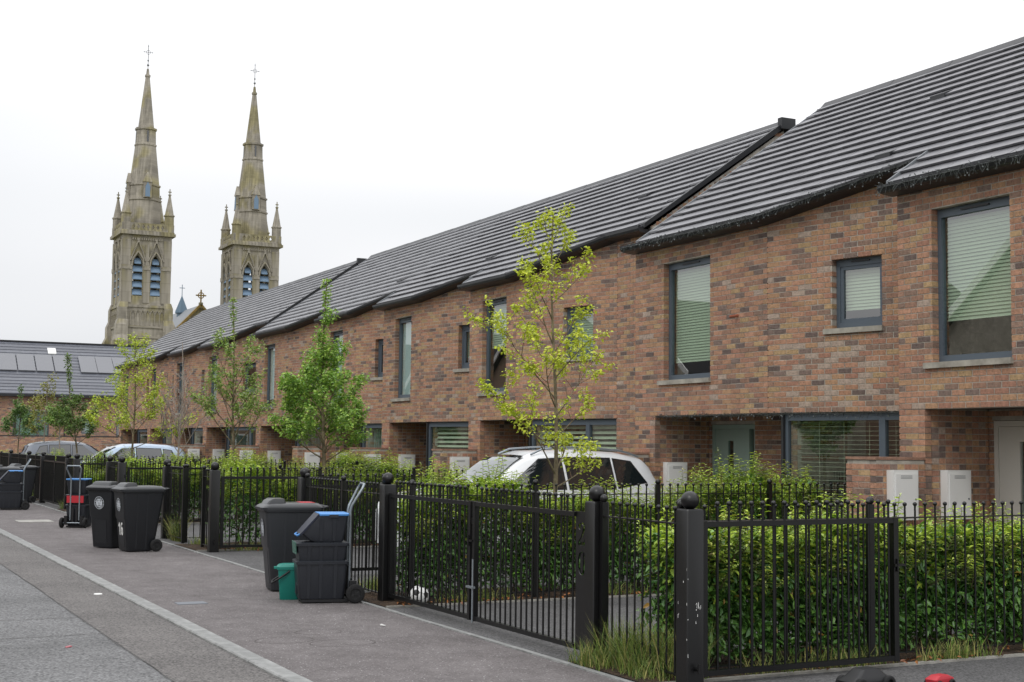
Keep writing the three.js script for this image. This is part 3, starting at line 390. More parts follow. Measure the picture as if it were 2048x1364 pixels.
// icicle light strings along gutters and porch edges
function lightString(pts, drop, dens, label, seed) {
  const r = rng(seed), root = thing('icicle_light_string', label, 'light string', pts[0]), w = new MB(pts[0]), b = new MB(pts[0]);
  const bulb = new THREE.IcosahedronGeometry(0.011, 0);
  for (let k = 0; k < pts.length - 1; k++) { const A = V(...pts[k]), B = V(...pts[k + 1]), L = A.distanceTo(B), n = Math.round(L * dens); w.tube([pts[k], pts[k + 1]], 0.006, 4);
    for (let j = 0; j < n; j++) { const p = A.clone().lerp(B, (j + r()) / n), q = p.clone().add(V((r() - 0.7) * 0.09, (r() - 0.62) * drop, (r() - 0.5) * 0.13)), m = p.clone().lerp(q, 0.5).add(V((r() - 0.5) * 0.04, (r() - 0.3) * 0.04, (r() - 0.5) * 0.04)); w.tube([p.toArray(), m.toArray(), q.toArray()], 0.0035, 3, undefined, false); if (r() < 0.22) b.geo(bulb, new THREE.Matrix4().setPosition(q)); } }
  stuff(part(root, 'wire', w, M.wire)); stuff(part(root, 'bulbs', b, M.bulb));
}
{ const gy = (x) => roofY(x) - 0.03;
  lightString([[11.9, gy(12.03), -19.6], [11.9, gy(12.03), -15.99], [12.52, gy(12.62), -13.35]], 0.16, 70, 'tangled icicle light string on the gutter above the sage green door house', 61);
  lightString([[11.9, gy(12.03), -13.32], [11.9, gy(12.03), -9.6], [12.5, gy(12.62), -7.1]], 0.18, 70, 'icicle light string on the gutter above the cream door house', 62);
  lightString([[12.17, 2.23, -18.9], [12.17, 2.23, -15.99], [12.75, 2.23, -13.34]], 0.12, 45, 'thin icicle light string under the porch edge over the sage green door', 63);
}

// ---------- meter boxes on the store walls
{
  const g = new THREE.Group(), o = [0, 0, 0];
  const body = loft([[0, 0.195, 0.0], [0.56, 0.195, 0], [0.6, 0.2, 0.0]].map(([y, hw]) => [[hw, y, 0.2], [-hw, y, 0.2], [-hw, y, 0], [hw, y, 0]]));
  let src = null;
  const box = (x, z, y, turn, label, group) => { if (src) return copyThing(src, [x, y, z], turn, label); src = thing('meter_box', label, 'meter box', [x, y, z], turn, group); part(src, 'body', new MB().box(-0.195, 0, 0, 0.195, 0.6, 0.12), M.white); part(src, 'door', new MB().box(-0.17, 0.03, 0.122, 0.17, 0.555, 0.132), M.white); const v = new MB(); for (const yy of [0.50, 0.515, 0.53]) v.box(-0.09, yy, 0.1325, 0.09, yy + 0.005, 0.134); part(src, 'vent', v, M.lead); part(src, 'lock', new MB().tube([[0.14, 0.25, 0.13], [0.14, 0.25, 0.138]], 0.012, 10), M.lead); return src; };
  const SHORT = ['cream door house', 'sage green door house', 'house with the gable strip', 'house with the white window panel', 'house behind the dense round tree', 'house beside the dark roof verge', 'house ending the far roof', 'house behind the bare tree', 'house behind the lime green sapling', 'last house of the row']; const where = ['beside the cream front door', 'on the store wall of the sage green door house', 'on the store wall behind the white car bonnet', 'on the store wall below the slatted blind', 'on a store wall beyond the round green tree'];
  HOUSES.forEach((h, k) => { const z = h.z0 + 0.452; const grp = 'white meter boxes on the store walls';
    const place = `on the store wall of the ${SHORT[k]}`;
    box(11.77, z, 0.9, 0, `white meter box ${place}`, grp);
    box(k === 1 ? 12.55 : 12.63, h.z0 + (h.pier ?? 0.5) + 0.006, 0.9, 0, `white meter box inside the porch of the ${SHORT[k]}`, grp); });
}

// ---------- iron railings and gates
const ball = (r, w = 14, h = 10) => new THREE.SphereGeometry(r, w, h);
const picketGeo = (() => { const b = new MB(); b.tube([[0, 0.07, 0], [0, 1.285, 0]], 0.0085, 7); b.geo(ball(0.0185, 8, 6), new THREE.Matrix4().setPosition(0, 1.295, 0)); return b.make(); })();
const gatePicketGeo = (() => { const b = new MB(); b.tube([[0, 0.075, 0], [0, 1.285, 0]], 0.0095, 7); b.geo(ball(0.0195, 8, 6), new THREE.Matrix4().setPosition(0, 1.295, 0)); return b.make(); })();
const smallPostGeo = (() => { const b = new MB(); b.box(-0.025, -0.05, -0.025, 0.025, 1.30, 0.025); b.geo(ball(0.034, 12, 8), new THREE.Matrix4().setPosition(0, 1.328, 0)); return b.make(); })();
const bigPost = (() => { const b = new MB(); const s = 0.075, c = 0.006; b.geo(loft([[-0.08, s], [1.285, s], [1.30, s - c]].map(([y, h]) => roundRect(h, h, 0.008, 1).map(([x, z]) => [x, y, z])))); return b.make(); })();
function railing(p0, p1, label, { posts = [], group = 'black iron railings around the front gardens', bottom = true, space = 0.112 } = {}) {
  const L = Math.hypot(p1[0] - p0[0], p1[1] - p0[1]), root = thing('railing', label, 'railing', [p0[0], 0, p0[1]], Math.atan2(-(p1[1] - p0[1]), p1[0] - p0[0]), group);
  const rails = (y) => part(root, 'rail', new MB().box(0, y - 0.005, -0.018, L, y + 0.005, 0.018), M.iron); rails(1.185); if (bottom) rails(0.085);
  for (let u = space / 2; u < L - 0.02; u += space) { if (posts.some((q) => Math.abs(q - u) < 0.05)) continue; const m = part(root, 'picket', picketGeo, M.iron); m.position.x = u; }
  for (const q of posts) { const m = part(root, 'post', smallPostGeo, M.iron); m.position.x = q; }
  return root;
}
let postSrc = null;
function post(x, z, label) { if (postSrc) return copyThing(postSrc, [x, 0, z], 0, label); postSrc = thing('gate_post', label, 'gate post', [x, 0, z], 0, 'ball-topped gate posts'); part(postSrc, 'shaft', bigPost, M.iron); part(postSrc, 'ball_finial', new MB().geo(ball(0.068, 24, 16), new THREE.Matrix4().setPosition(0, 1.362, 0)), M.iron); part(postSrc, 'hinge', new MB().tube([[0, 0.16, 0.075], [0, 0.16, 0.12]], 0.016, 8).tube([[0, 0.13, 0.12], [0, 0.2, 0.12]], 0.012, 8), M.iron); return postSrc; }
function gateLeaf(p0, p1, label, { plate = false, mirror = false } = {}) {
  const L = Math.hypot(p1[0] - p0[0], p1[1] - p0[1]), root = thing('gate_leaf', label, 'gate', [p0[0], 0.035, p0[1]], Math.atan2(-(p1[1] - p0[1]), p1[0] - p0[0]), 'black iron driveway gates');
  const bx = (name, x0, y0, x1, y1, d) => part(root, name, new MB().box(x0, y0, -d, x1, y1, d), M.iron);
  bx('stile', 0, 0.03, 0.05, 1.17, 0.024); const e = plate ? 0.2 : 0.05; if (!plate) bx('stile', L - 0.05, 0.03, L, 1.17, 0.024);
  bx('rail', 0.05, 1.125, L - e, 1.165, 0.022); bx('rail', 0.05, 0.035, L - e, 0.075, 0.022);
  for (let u = 0.05 + 0.105; u < L - e - 0.03; u += 0.105) { const m = part(root, 'picket', gatePicketGeo, M.iron); m.position.set(u, 0, 0); }
  part(root, 'hinge', new MB().tube([[0.025, 0.98, 0], [-0.06, 0.98, 0]], 0.011, 8).tube([[-0.05, 0.95, 0], [-0.05, 1.01, 0]], 0.014, 8), M.iron);
  part(root, 'latch', new MB().box(L - 0.05, 0.78, 0.024, L + 0.06, 0.8, 0.036).tube([[L - 0.02, 0.74, 0.035], [L - 0.02, 0.84, 0.035]], 0.009, 6), M.iron);
  return { root, L };
}
const font = await new FontLoader().loadAsync('fonts/droid/droid_serif_bold.typeface.json');
const sans = await new FontLoader().loadAsync('fonts/droid/droid_sans_bold.typeface.json');
{
  const near = 'next to the number 20 gate';
  post(XF, -8.42, 'scuffed ball-topped gate post where the open gate hangs'); post(XF, -9.76, 'ball-topped gate post right behind the number 20 plate'); post(XF, -14.36, 'ball-topped gate post by the football');
  post(XF, -17.28, 'ball-topped gate post behind the stacked recycling boxes'); post(XF, -21.8, 'ball-topped gate post with an open gate beyond the numbered bins');
  [[-25.12, 'right behind the number 16 bin'], [-29.27, 'holding the open gate beyond the crested bins'], [-30.57, 'at the far end of the short railing beyond the crested bins'], [-34.78, 'just behind the handle of the trolley with the red flap'], [-36.03, 'ending the closed double gate beside the trolley handle'], [-40.28, 'starting the closed double gate next to the far bins'], [-43.19, 'behind the far grey wheelie bins'], [-47.42, 'at the start of the long far railing']].forEach(([z, l]) => post(XF, z, `ball-topped gate post ${l}`));
  { const p = scene.getObjectByName('gate_post'), r = rng(58), c = new MB(); for (let k = 0; k < 20; k++) { const f = r(), y = f < 0.5 ? 0.55 + (r() + r() - 1) * 0.1 : 0.1 + r() * 1.1, w = 0.002 + r() * 0.004, h = 0.003 + r() * r() * 0.05, face = r() < 0.55; const a = f < 0.5 ? 0.02 + (r() - 0.5) * 0.05 : (r() < 0.6 ? -0.07 : (r() - 0.5) * 0.13); face ? c.poly([[a, y, 0.0765], [a + w, y, 0.0765], [a + w + (r() - 0.5) * 0.006, y + h, 0.0765], [a, y + h, 0.0765]]) : c.poly([[-0.0765, y, -a], [-0.0765, y, -a + w], [-0.0765, y + h, -a + w], [-0.0765, y + h, -a]]); } stuff(part(p, 'chipped_paint', c, M.white)); }
  railing([XF, -9.68], [XF, -8.5], 'short iron railing in tall grass beside the number 20 plate', { posts: [0.03, 1.15] });
  // double gate number 20: two leaves meeting near the middle
  const a = gateLeaf([XF, -14.26], [XF, -12.14], 'closed iron gate leaf in front of the football');
  const b = gateLeaf([XF, -12.09], [XF, -9.9], 'closed iron gate leaf with the number 20 cut in its plate', { plate: true });
  const pl = new THREE.Shape(); const W = 0.2, Hh = 1.14; pl.moveTo(0, 0); pl.lineTo(W, 0); pl.lineTo(W, Hh); pl.lineTo(0, Hh); pl.closePath(); const islands = [];
  for (const [ch, y0] of [['2', 0.86], ['0', 0.62]]) { const sh = font.generateShapes(ch, 0.19); for (const s of sh) { const pts = s.getPoints(8), xs = pts.map((p) => p.x), x0 = Math.min(...xs), w = Math.max(...xs) - x0, f = 0.12 / w, map = (p) => new THREE.Vector2(0.04 + (p.x - x0) * f, y0 + p.y); pl.holes.push(new THREE.Path(pts.map(map))); for (const h of s.holes) islands.push(new THREE.Shape(h.getPoints(8).map(map))); } }
  const pg = new THREE.ExtrudeGeometry([pl, ...islands], { depth: 0.008, bevelEnabled: false }); pg.translate(b.L - W, 0.03, -0.004); const pm = part(b.root, 'number_plate', pg, M.iron); pm.userData.label = 'iron plate with the number 20 cut through it';
  part(b.root, 'stay', new MB().box(b.L - 0.01, 0.03, -0.03, b.L, 1.17, -0.004), M.iron);
  part(a.root, 'drop_bolt', new MB().tube([[a.L + 0.1, 0.02, 0.04], [a.L + 0.1, 0.62, 0.04]], 0.008, 6).box(a.L - 0.03, 0.34, 0.02, a.L + 0.12, 0.36, 0.05), M.steel);
  // near plot boundary with its gate standing open against it
  gateLeaf([XF + 0.16, -8.52], [7.80, -8.55], 'open iron gate leaf standing in front of the nearest hedge');
  railing([XF + 0.1, -8.78], [12.0, -8.82], 'iron railing in front of the nearest dark laurel hedge', { posts: [0.06, 1.92, 3.84, 5.7] });
  railing([XF + 0.1, -14.02], [12.2, -14.02], 'iron railing along the hedge between the driveway and the white car', { posts: [0.05, 1.58, 3.24, 4.9, 6.44] });
  railing([XF, -17.2], [XF, -14.44], 'iron railing between ball posts behind the stacked recycling boxes', { posts: [0.02, 1.4, 2.74] });
  gateLeaf([XF + 0.1, -17.3], [7.62, -17.3], 'open iron gate leaf beside the white car bonnet'); gateLeaf([XF + 0.1, -21.78], [7.75, -21.7], 'open iron gate leaf behind the grey lidded wheelie bin');
  railing([XF + 0.06, -22.1], [12.0, -22.1], 'iron railing behind the open gate near the second hedge', { posts: [0.05, 1.8, 3.5, 5.2] });
  railing([XF, -22.5], [XF, -21.9], 'narrow iron railing stub by the open pedestrian gap', { posts: [0.02, 0.56] }); railing([XF, -25.02], [XF, -23.8], 'iron railing panel with tall grass behind the number 16 bin', { posts: [0.03, 1.2] });
  railing([XF + 0.06, -24.0], [9.2, -24.0], 'iron railing running in from the pedestrian gap', { posts: [0.03, 1.7, 3.4] });
  gateLeaf([XF + 0.1, -29.2], [7.6, -29.2], 'open iron gate leaf just behind the pair of bins with crests');
  railing([XF + 0.1, -29.6], [11.8, -29.6], 'iron railing in front of the third hedge', { posts: [1.8, 3.5, 5.2] }); railing([XF, -30.49], [XF, -29.35], 'short iron railing between two close ball posts beyond the bins', { posts: [] });
  gateLeaf([XF + 0.1, -34.7], [7.6, -34.7], 'open iron gate leaf beyond the trolley with the red flap'); railing([XF + 0.1, -35.1], [11.5, -35.1], 'iron railing in front of the fourth hedge', { posts: [1.8, 3.5] });
  railing([XF, -35.95], [XF, -34.86], 'short iron railing behind the trolley handle', {}); gateLeaf([XF, -40.2], [XF, -38.16], 'closed iron gate leaf on the far side of the trolley handle'); gateLeaf([XF, -38.12], [XF, -36.11], 'closed iron gate leaf next to the trolley handle');
  railing([XF, -43.1], [XF, -40.36], 'iron railing behind the far wheelie bins', { posts: [1.4] }); railing([XF, -47.3], [XF, -43.27], 'closed double iron gate beyond the far bins', { posts: [2.0] }); railing([XF, -62], [XF, -47.5], 'long far railing at the end of the pavement', { posts: [3, 6, 9, 12] });
  railing([XF + 0.1, -41.6], [11.5, -41.6], 'iron railing in front of the fifth hedge', { posts: [1.8, 3.5] });
}

// ---------- planting: hedges, trees, grass
const leafGeo = (w, fold, droop, rows = [[0, 0], [0.3, 0.46], [0.66, 0.42], [1, 0]]) => { // lies along +z, length 1, folded on its midrib
  const P = [], I = []; rows.forEach(([t, hw]) => { const y = -droop * t * t; P.push(-hw * w, y + fold * hw, t, 0, y, t, hw * w, y + fold * hw, t); });
  for (let k = 0; k < rows.length - 1; k++) { const a = k * 3; if (rows[k][1] === 0) I.push(a + 1, a + 4, a + 3, a + 1, a + 5, a + 4); else if (rows[k + 1][1] === 0) I.push(a, a + 1, a + 4, a + 1, a + 2, a + 4); else I.push(a, a + 4, a + 3, a, a + 1, a + 4, a + 1, a + 5, a + 4, a + 1, a + 2, a + 5); }
  const g = new THREE.BufferGeometry(); g.setAttribute('position', new THREE.Float32BufferAttribute(P, 3)); g.setAttribute('uv', new THREE.Float32BufferAttribute(P.flatMap((v, k) => k % 3 ? [] : [P[k], P[k + 2]]), 2)); g.setIndex(I); g.computeVertexNormals(); return g; };
const LEAF = { laurel: leafGeo(0.40, 0.22, 0.22), shoot: leafGeo(0.36, 0.25, 0.35), tree: leafGeo(0.62, 0.25, 0.25, [[0, 0], [0.35, 0.5], [0.75, 0.36], [1, 0]]) };
const qA = new THREE.Quaternion(), qB = new THREE.Quaternion();
function leafAt(p, dir, roll, len, wide = 1) { // leaf matrix growing along dir
  const z = dir.clone().normalize(), x = V(0, 1, 0).cross(z); if (x.lengthSq() < 1e-4) x.set(1, 0, 0); x.normalize(); const y = z.clone().cross(x); qA.setFromRotationMatrix(new THREE.Matrix4().makeBasis(x, y, z)); qB.setFromAxisAngle(V(0, 0, 1), roll); qA.multiply(qB);
  return new THREE.Matrix4().compose(p, qA.clone(), V(len * wide, len, len));
}
const mixC = (a, b, t) => new THREE.Color().setRGB(lerp(a[0], b[0], t), lerp(a[1], b[1], t), lerp(a[2], b[2], t));
const gDark = lin(66, 104, 54), gMid = lin(106, 148, 60), gYoung = lin(186, 208, 62), gLime = lin(200, 216, 66), gOlive = lin(128, 142, 54), gRust = lin(168, 130, 62);
function hedge(x0, x1, z0, z1, topF, label, { n = 9000, shoots = 120, seed = 1, size = 0.072, young = 0.5, bare = 0.0 } = {}) {
  const r = rng(seed), root = thing('laurel_hedge', label, 'hedge', [x0, 0, z1], 0, 'laurel hedges between the front gardens'), o = V(x0, 0, z1), old = [], yng = [], stems = new MB(root.position.toArray()), nz = tileNoise(seed + 77), W = x1 - x0, D = z1 - z0;
  const dep = (x, y) => 0.13 * (nz(x * 0.11, y * 0.11 + 0.5, 16) - 0.62) * 2 + 0.07 * (nz(x * 0.25 + 0.3, y * 0.25, 16) - 0.5) * 2;
  for (let k = 0; k < n; k++) {
    const x = x0 + r() * W, top = topF(x) + (nz(x * 0.13, 0.2, 16) - 0.5) * 0.22, e = r(), face = r(); let y, z;
    if (face < 0.62) { y = 0.08 + Math.pow(r(), 0.85) * (top - 0.1); z = z1 - 0.02 + dep(x, y) - Math.pow(r(), 2.2) * 0.4; } else if (face < 0.8) { y = top - Math.pow(r(), 2) * 0.3; z = z0 + r() * D; } else { y = 0.1 + r() * (top - 0.1); z = z0 + r() * D; }
    const edge = Math.min(1, Math.min(x - x0, x1 - x) / 0.25 + 0.15); z = lerp((z0 + z1) / 2, z, 0.5 + 0.5 * edge); if (y < 0.22 && r() < 0.4 + bare) continue;
    const hy = y / top, dir = V((r() - 0.5) * 2.4, (r() - 0.55) * 1.7 + (hy > 0.8 ? 0.5 : 0), 0.1 + r() * 0.9 - (r() < 0.22 ? 1.4 : 0));
    if (x - x0 < 0.3) dir.x -= 0.9 * r(); const len = size * (0.5 + r() * 0.55 + r() * r() * 0.5), pale = r() < 0.05, dead = r() < 0.012;
    const t = sm(0.55, 1.0, hy + (r() - 0.5) * 0.35) * 0.9, base = mixC(gDark, gMid, r() * 0.8 + (pale ? 0.4 : 0)); const isY = r() < t * young;
    (isY ? yng : old).push([leafAt(V(x, y, z).sub(o), dir, (r() - 0.5) * 1.6, len), isY ? mixC(gMid, gYoung, 0.3 + r() * 0.8) : dead ? mixC(gRust, gDark, r() * 0.6) : base]);
  }
  for (let k = 0; k < shoots; k++) { // this year's growth standing up from the top and leaning out of the face
    const x = x0 + r() * W, top = topF(x), ht = 0.14 + r() * 0.3, out = r() < 0.35, p0 = V(x, out ? top * (0.55 + r() * 0.4) : top - 0.12, out ? z1 - 0.08 : lerp(z0, z1, 0.2 + r() * 0.8)), tip = p0.clone().add(V((r() - 0.5) * 0.16, ht * (out ? 0.6 : 1), out ? 0.12 + r() * 0.12 : (r() - 0.4) * 0.12));
    stems.tube([p0.toArray(), tip.toArray()], [0.004, 0.002], 3, undefined, false); const m = 9 + (ht * 28 | 0), tone = r();
    for (let j = 0; j < m; j++) { const f = (j + 1) / m, a = j * 2.4 + r(), p = p0.clone().lerp(tip, f), dir = V(Math.cos(a), 0.75 - f * 0.2 - r() * 0.5, Math.sin(a)); yng.push([leafAt(p.sub(o), dir, (r() - 0.5) * 0.6, size * (1.15 - 0.45 * f) * (0.8 + r() * 0.4)), f > 0.82 && tone < 0.3 ? mixC(gYoung, gRust, r() * 0.6) : mixC(gMid, tone > 0.4 ? gYoung : gOlive, clamp(0.35 + f * 0.7 + (r() - 0.5) * 0.3, 0, 1.1))]); } }
  for (let x = x0 + 0.2; x < x1; x += 0.33) for (let j = 0; j < 3; j++) stems.tube([[x + (r() - 0.5) * 0.1, 0, (z0 + z1) / 2 + (r() - 0.5) * 0.2], [x + (r() - 0.5) * 0.3, 0.5, (z0 + z1) / 2 + (r() - 0.5) * 0.3], [x + (r() - 0.5) * 0.5, topF(x) * 0.85, (z0 + z1) / 2 + (r() - 0.5) * 0.5]], [0.012, 0.008, 0.004], 5);
  stuff(part(root, 'stems', stems, M.twig)); instanced(root, 'leaves', LEAF.laurel, M.leafOld, old); if (yng.length) instanced(root, 'young_leaves', LEAF.shoot, M.leafYoung, yng); return root;
}
function bed(x0, x1, z0, z1, seed) { const b = new MB(), r = rng(seed), n = 24, m = 6, h = []; for (let i = 0; i <= n; i++) { h.push([]); for (let j = 0; j <= m; j++) h[i].push(0.012 + (j % m && i % n ? r() * 0.05 : 0)); } for (let i = 0; i < n; i++) for (let j = 0; j < m; j++) { const P = (a, c) => [lerp(x0, x1, a / n), h[a][c], lerp(z1, z0, c / m)]; b.poly([P(i, j), P(i + 1, j), P(i + 1, j + 1)]); b.poly([P(i, j), P(i + 1, j + 1), P(i, j + 1)]); } const o = structure(numbered('planting_bed'), b, M.soil); const e = new MB(); e.box(x0, -0.1, z1, x1, 0.022, z1 + 0.05); structure(numbered('bed_edging'), e, M.kerb); return o; }
function grass(list, label, seed, dry = 0.3) { // list of [x, z, spread x, spread z, count, height]
  const r = rng(seed), blades = [], g = new THREE.BufferGeometry(); g.setAttribute('position', new THREE.Float32BufferAttribute([-0.5, 0, 0, 0.5, 0, 0, -0.38, 0.5, 0.06, 0.38, 0.5, 0.06, 0, 1, 0.3], 3)); g.setIndex([0, 1, 3, 0, 3, 2, 2, 3, 4]); g.setAttribute('uv', new THREE.Float32BufferAttribute([0, 0, 1, 0, 0, 0.5, 1, 0.5, 0.5, 1], 2)); g.computeVertexNormals();
  for (const [x, z, sx, sz, n, h] of list) for (let k = 0; k < n; k++) { const a = r() * 6.283, lean = r() * 0.55, q = new THREE.Quaternion().setFromEuler(new THREE.Euler(lean, a, 0, 'YXZ')), H = h * (0.35 + r() * 0.8), gx = (r() + r() - 1), gz = (r() + r() - 1); blades.push([new THREE.Matrix4().compose(V(x + gx * sx, 0, z + gz * sz), q, V(0.006 + r() * 0.005, H, H)), r() < dry ? mixC(lin(168, 160, 98), lin(150, 150, 80), r()) : mixC(lin(74, 104, 42), lin(132, 152, 64), r())]); }
  const o = instanced(scene, numbered('grass'), g, M.blade, blades); o.userData.label = label; o.userData.category = 'grass'; return o; }
{
  const bump = (x, c, w, h) => h * Math.exp(-(((x - c) / w) ** 2));
  bed(5.52, 12.1, -9.85, -8.68, 1); hedge(6.0, 11.2, -9.75, -8.98, (x) => 1.03 + bump(x, 6.3, 0.5, -0.06) + bump(x, 7.9, 0.7, 0.06) - 0.06 * sm(8, 9, x), 'tall dark laurel hedge behind the open gate, nearest the road corner', { n: 42000, shoots: 230, seed: 21, size: 0.085, young: 0.9 });
  bed(5.52, 12.1, -15.2, -13.86, 2); hedge(5.95, 12.0, -15.05, -14.2, (x) => 0.98 + bump(x, 6.45, 0.35, 0.34) + bump(x, 7.15, 0.32, 0.36) + bump(x, 8.6, 0.3, 0.1) + bump(x, 9.9, 0.3, 0.2) + bump(x, 10.65, 0.42, 0.48) + bump(x, 11.55, 0.22, 0.32), 'laurel hedge with bright yellow-green shoots in front of the white car', { n: 38000, shoots: 430, seed: 22, size: 0.08, young: 1.0 });
  const far = [[-23.5, -22.25, 'laurel hedge behind the grey lidded bin and open gate'], [-30.9, -29.75, 'laurel hedge behind the crested pair of bins'], [-36.4, -35.25, 'laurel hedge below the bare leafless tree'], [-43.3, -41.75, 'laurel hedge in front of the silver blue car'], [-49.2, -48.0, 'laurel hedge in front of the dark grey car']];
  far.forEach(([a, b, l], k) => { bed(5.52, 12.1, a - 0.1, b + 0.2, 5 + k); hedge(5.95, 11.6, a, b, (x) => (k < 2 ? 1.16 : 1.0) + 0.12 * Math.sin(x * 2.3 + k) + 0.08 * Math.sin(x * 5.1 + k * 2), l, { n: 12000, shoots: 420, seed: 30 + k, size: 0.095, young: 1.3 }); });
  hedge(6.0, 11.5, -58.5, -57.2, (x) => 0.95 + 0.1 * Math.sin(x * 3), 'farthest laurel hedge at the end of the railings', { n: 5000, shoots: 200, seed: 45, size: 0.11, young: 1 });
  grass([[5.78, -9.3, 0.2, 0.42, 900, 0.42], [5.62, -9.6, 0.14, 0.3, 500, 0.22], [5.9, -8.9, 0.2, 0.3, 420, 0.5], [5.66, -9.0, 0.12, 0.35, 260, 0.2]], 'tall seeding grass around the short railing by the number 20 plate', 71, 0.32);
  grass([[7.2, -8.75, 0.9, 0.12, 500, 0.2], [8.6, -8.72, 0.5, 0.1, 300, 0.2], [9.6, -8.66, 0.3, 0.08, 160, 0.14]], 'weedy grass along the foot of the nearest hedge', 72, 0.4);
  grass([[6.6, -13.95, 0.6, 0.08, 300, 0.2], [8.4, -13.95, 0.5, 0.08, 160, 0.22], [10.2, -13.98, 0.8, 0.08, 160, 0.18], [6.1, -15.6, 0.2, 0.5, 260, 0.2]], 'low grass at the foot of the hedge by the football', 73, 0.3);
  grass([[5.78, -24.5, 0.1, 0.4, 380, 0.5], [5.9, -23.2, 0.2, 0.4, 200, 0.2], [6.6, -21.95, 0.7, 0.08, 320, 0.18]], 'grass growing through the railing panel behind the number 16 bin', 74, 0.35);
  grass([[5.72, -36.4, 0.1, 0.3, 160, 0.3], [5.66, -42.3, 0.1, 0.5, 260, 0.5], [5.72, -29.9, 0.1, 0.3, 120, 0.25]], 'scattered grass at the foot of the far gate posts', 75, 0.3);
  // fallen leaves under the hedges
  const r = rng(77), L = []; for (let k = 0; k < 300; k++) { const s = [[6.6, -21.9, 0.8], [6.4, -13.9, 0.8], [8.8, -13.95, 1.6], [8.2, -8.7, 1.3], [7.6, -21.95, 1.2]][r() * 5 | 0]; L.push([leafAt(V(s[0] + (r() - 0.5) * 2 * s[2], 0.035 + r() * 0.02, s[1] + (r() - 0.5) * 0.24), V(r() - 0.5, (r() - 0.5) * 0.3, r() - 0.5), r() * 0.6, 0.06), mixC(lin(120, 72, 44), lin(168, 112, 66), r())]); }
  const o = instanced(scene, 'fallen_leaves', LEAF.laurel, M.leafOld, L); o.userData.label = 'brown fallen leaves lying along the hedge feet'; o.userData.category = 'leaves';
}
// trees: trunk and limbs with leaves set along the outer twigs
function tree(at, H, label, { seed = 1, limbs, leaf = 0.06, tone = [gYoung, gLime], n = 40, bark = M.bark, trunkR = 0.035, spread = 1, lean = 0, fork = 0.6, bareTwigs = false, clump = 0.16, top = [] }) {
  const r = rng(seed), root = thing('street_tree', label, 'tree', at, 0, 'young street trees in the front gardens'), wood = new MB(), twig = new MB(), L = [];
  const tp = []; for (let k = 0; k <= 9; k++) { const f = k / 9; tp.push([lean * f + Math.sin(f * 7 + seed) * 0.03, -0.05 + f * (H * 0.97), Math.cos(f * 5 + seed) * 0.03]); }
  wood.tube(tp, tp.map((_, k) => trunkR * (1 - 0.86 * Math.pow(k / 9, 0.9)) + 0.003), 9); const trunkAt = (y) => { const f = clamp(y / (H * 0.97), 0, 1) * 9, i = Math.min(8, Math.floor(f)); return V(...[0, 1, 2].map((e) => lerp(tp[i][e], tp[i + 1][e], f - i))); };
  const leafy = (a, b, count, sc) => { for (let k = 0; k < count; k++) { const f = 0.12 + 0.9 * Math.sqrt(r()), p = a.clone().lerp(b, Math.min(1, f)).add(V((r() - 0.5), (r() - 0.62) * 0.9, (r() - 0.5)).multiplyScalar(clump * sc)), d = V((r() - 0.5) * 2, -0.45 + r() * 0.9, (r() - 0.5) * 2); L.push([leafAt(p, d, (r() - 0.5) * 1.4, leaf * (0.65 + r() * 0.7)), mixC(tone[0], tone[1], r() * 1.15 - 0.1)]); } };
  const limb = (p, dir, len, rad, depth) => { // a limb bends upward and carries side twigs
    const pts = [p.clone()]; let d = dir.clone().normalize(), q = p.clone(); const seg = 4; for (let k = 0; k < seg; k++) { d.add(V((r() - 0.5) * 0.22, 0.06, (r() - 0.5) * 0.22)).normalize(); q = q.clone().addScaledVector(d, len / seg); pts.push(q); }
    (depth ? twig : wood).tube(pts.map((e) => e.toArray()), pts.map((_, k) => Math.max(bareTwigs ? 0.0075 : 0.0022, rad * (1 - 0.75 * k / seg))), depth ? 4 : 6, undefined, false);
    const side = depth === 0 ? Math.max(2, Math.round(len * 5.5)) : depth === 1 ? Math.max(1, Math.round(len * 5)) : 0;
    for (let k = 0; k < side; k++) { const f = 0.3 + 0.7 * (k + r()) / side, i = Math.min(seg - 1, Math.floor(f * seg)), b = pts[i].clone().lerp(pts[i + 1], f * seg - i), a = r() * 6.283, sd = d.clone().multiplyScalar(0.75).add(V(Math.cos(a), (r() - 0.35) * 0.9, Math.sin(a)).multiplyScalar(fork)); limb(b, sd, len * (0.28 + r() * 0.25) * (depth ? 0.9 : 1), rad * 0.45, depth + 1); }
    if (depth >= 1 && !bareTwigs) leafy(pts[1], pts[seg], Math.round(n * (depth === 1 ? 0.6 : 0.8) * Math.max(0.35, len / 0.35)), 1); else if (depth === 0 && !bareTwigs) leafy(pts[seg - 1], pts[seg], Math.round(n * 0.6), 1);
    if (bareTwigs && depth && r() < 0.5) leafy(pts[seg - 1], pts[seg], 1, 0.3); };
  for (const [y, ang, len, rise] of limbs) limb(trunkAt(y), V(Math.cos(ang) * spread, rise, Math.sin(ang) * spread), len, Math.max(0.006, trunkR * 0.42 * (1 - y / H * 0.5)), 0);
  for (const [y0, y1, c] of top) leafy(trunkAt(y0), trunkAt(y1), c, 0.8);
  const tr = part(root, 'trunk', wood, bark); if (twig.p.length) stuff(part(tr, 'twigs', twig, bareTwigs ? M.greyTwig : M.twig)); if (L.length) instanced(root, 'crown', LEAF.tree, M.leafYoung, L); return root;
}
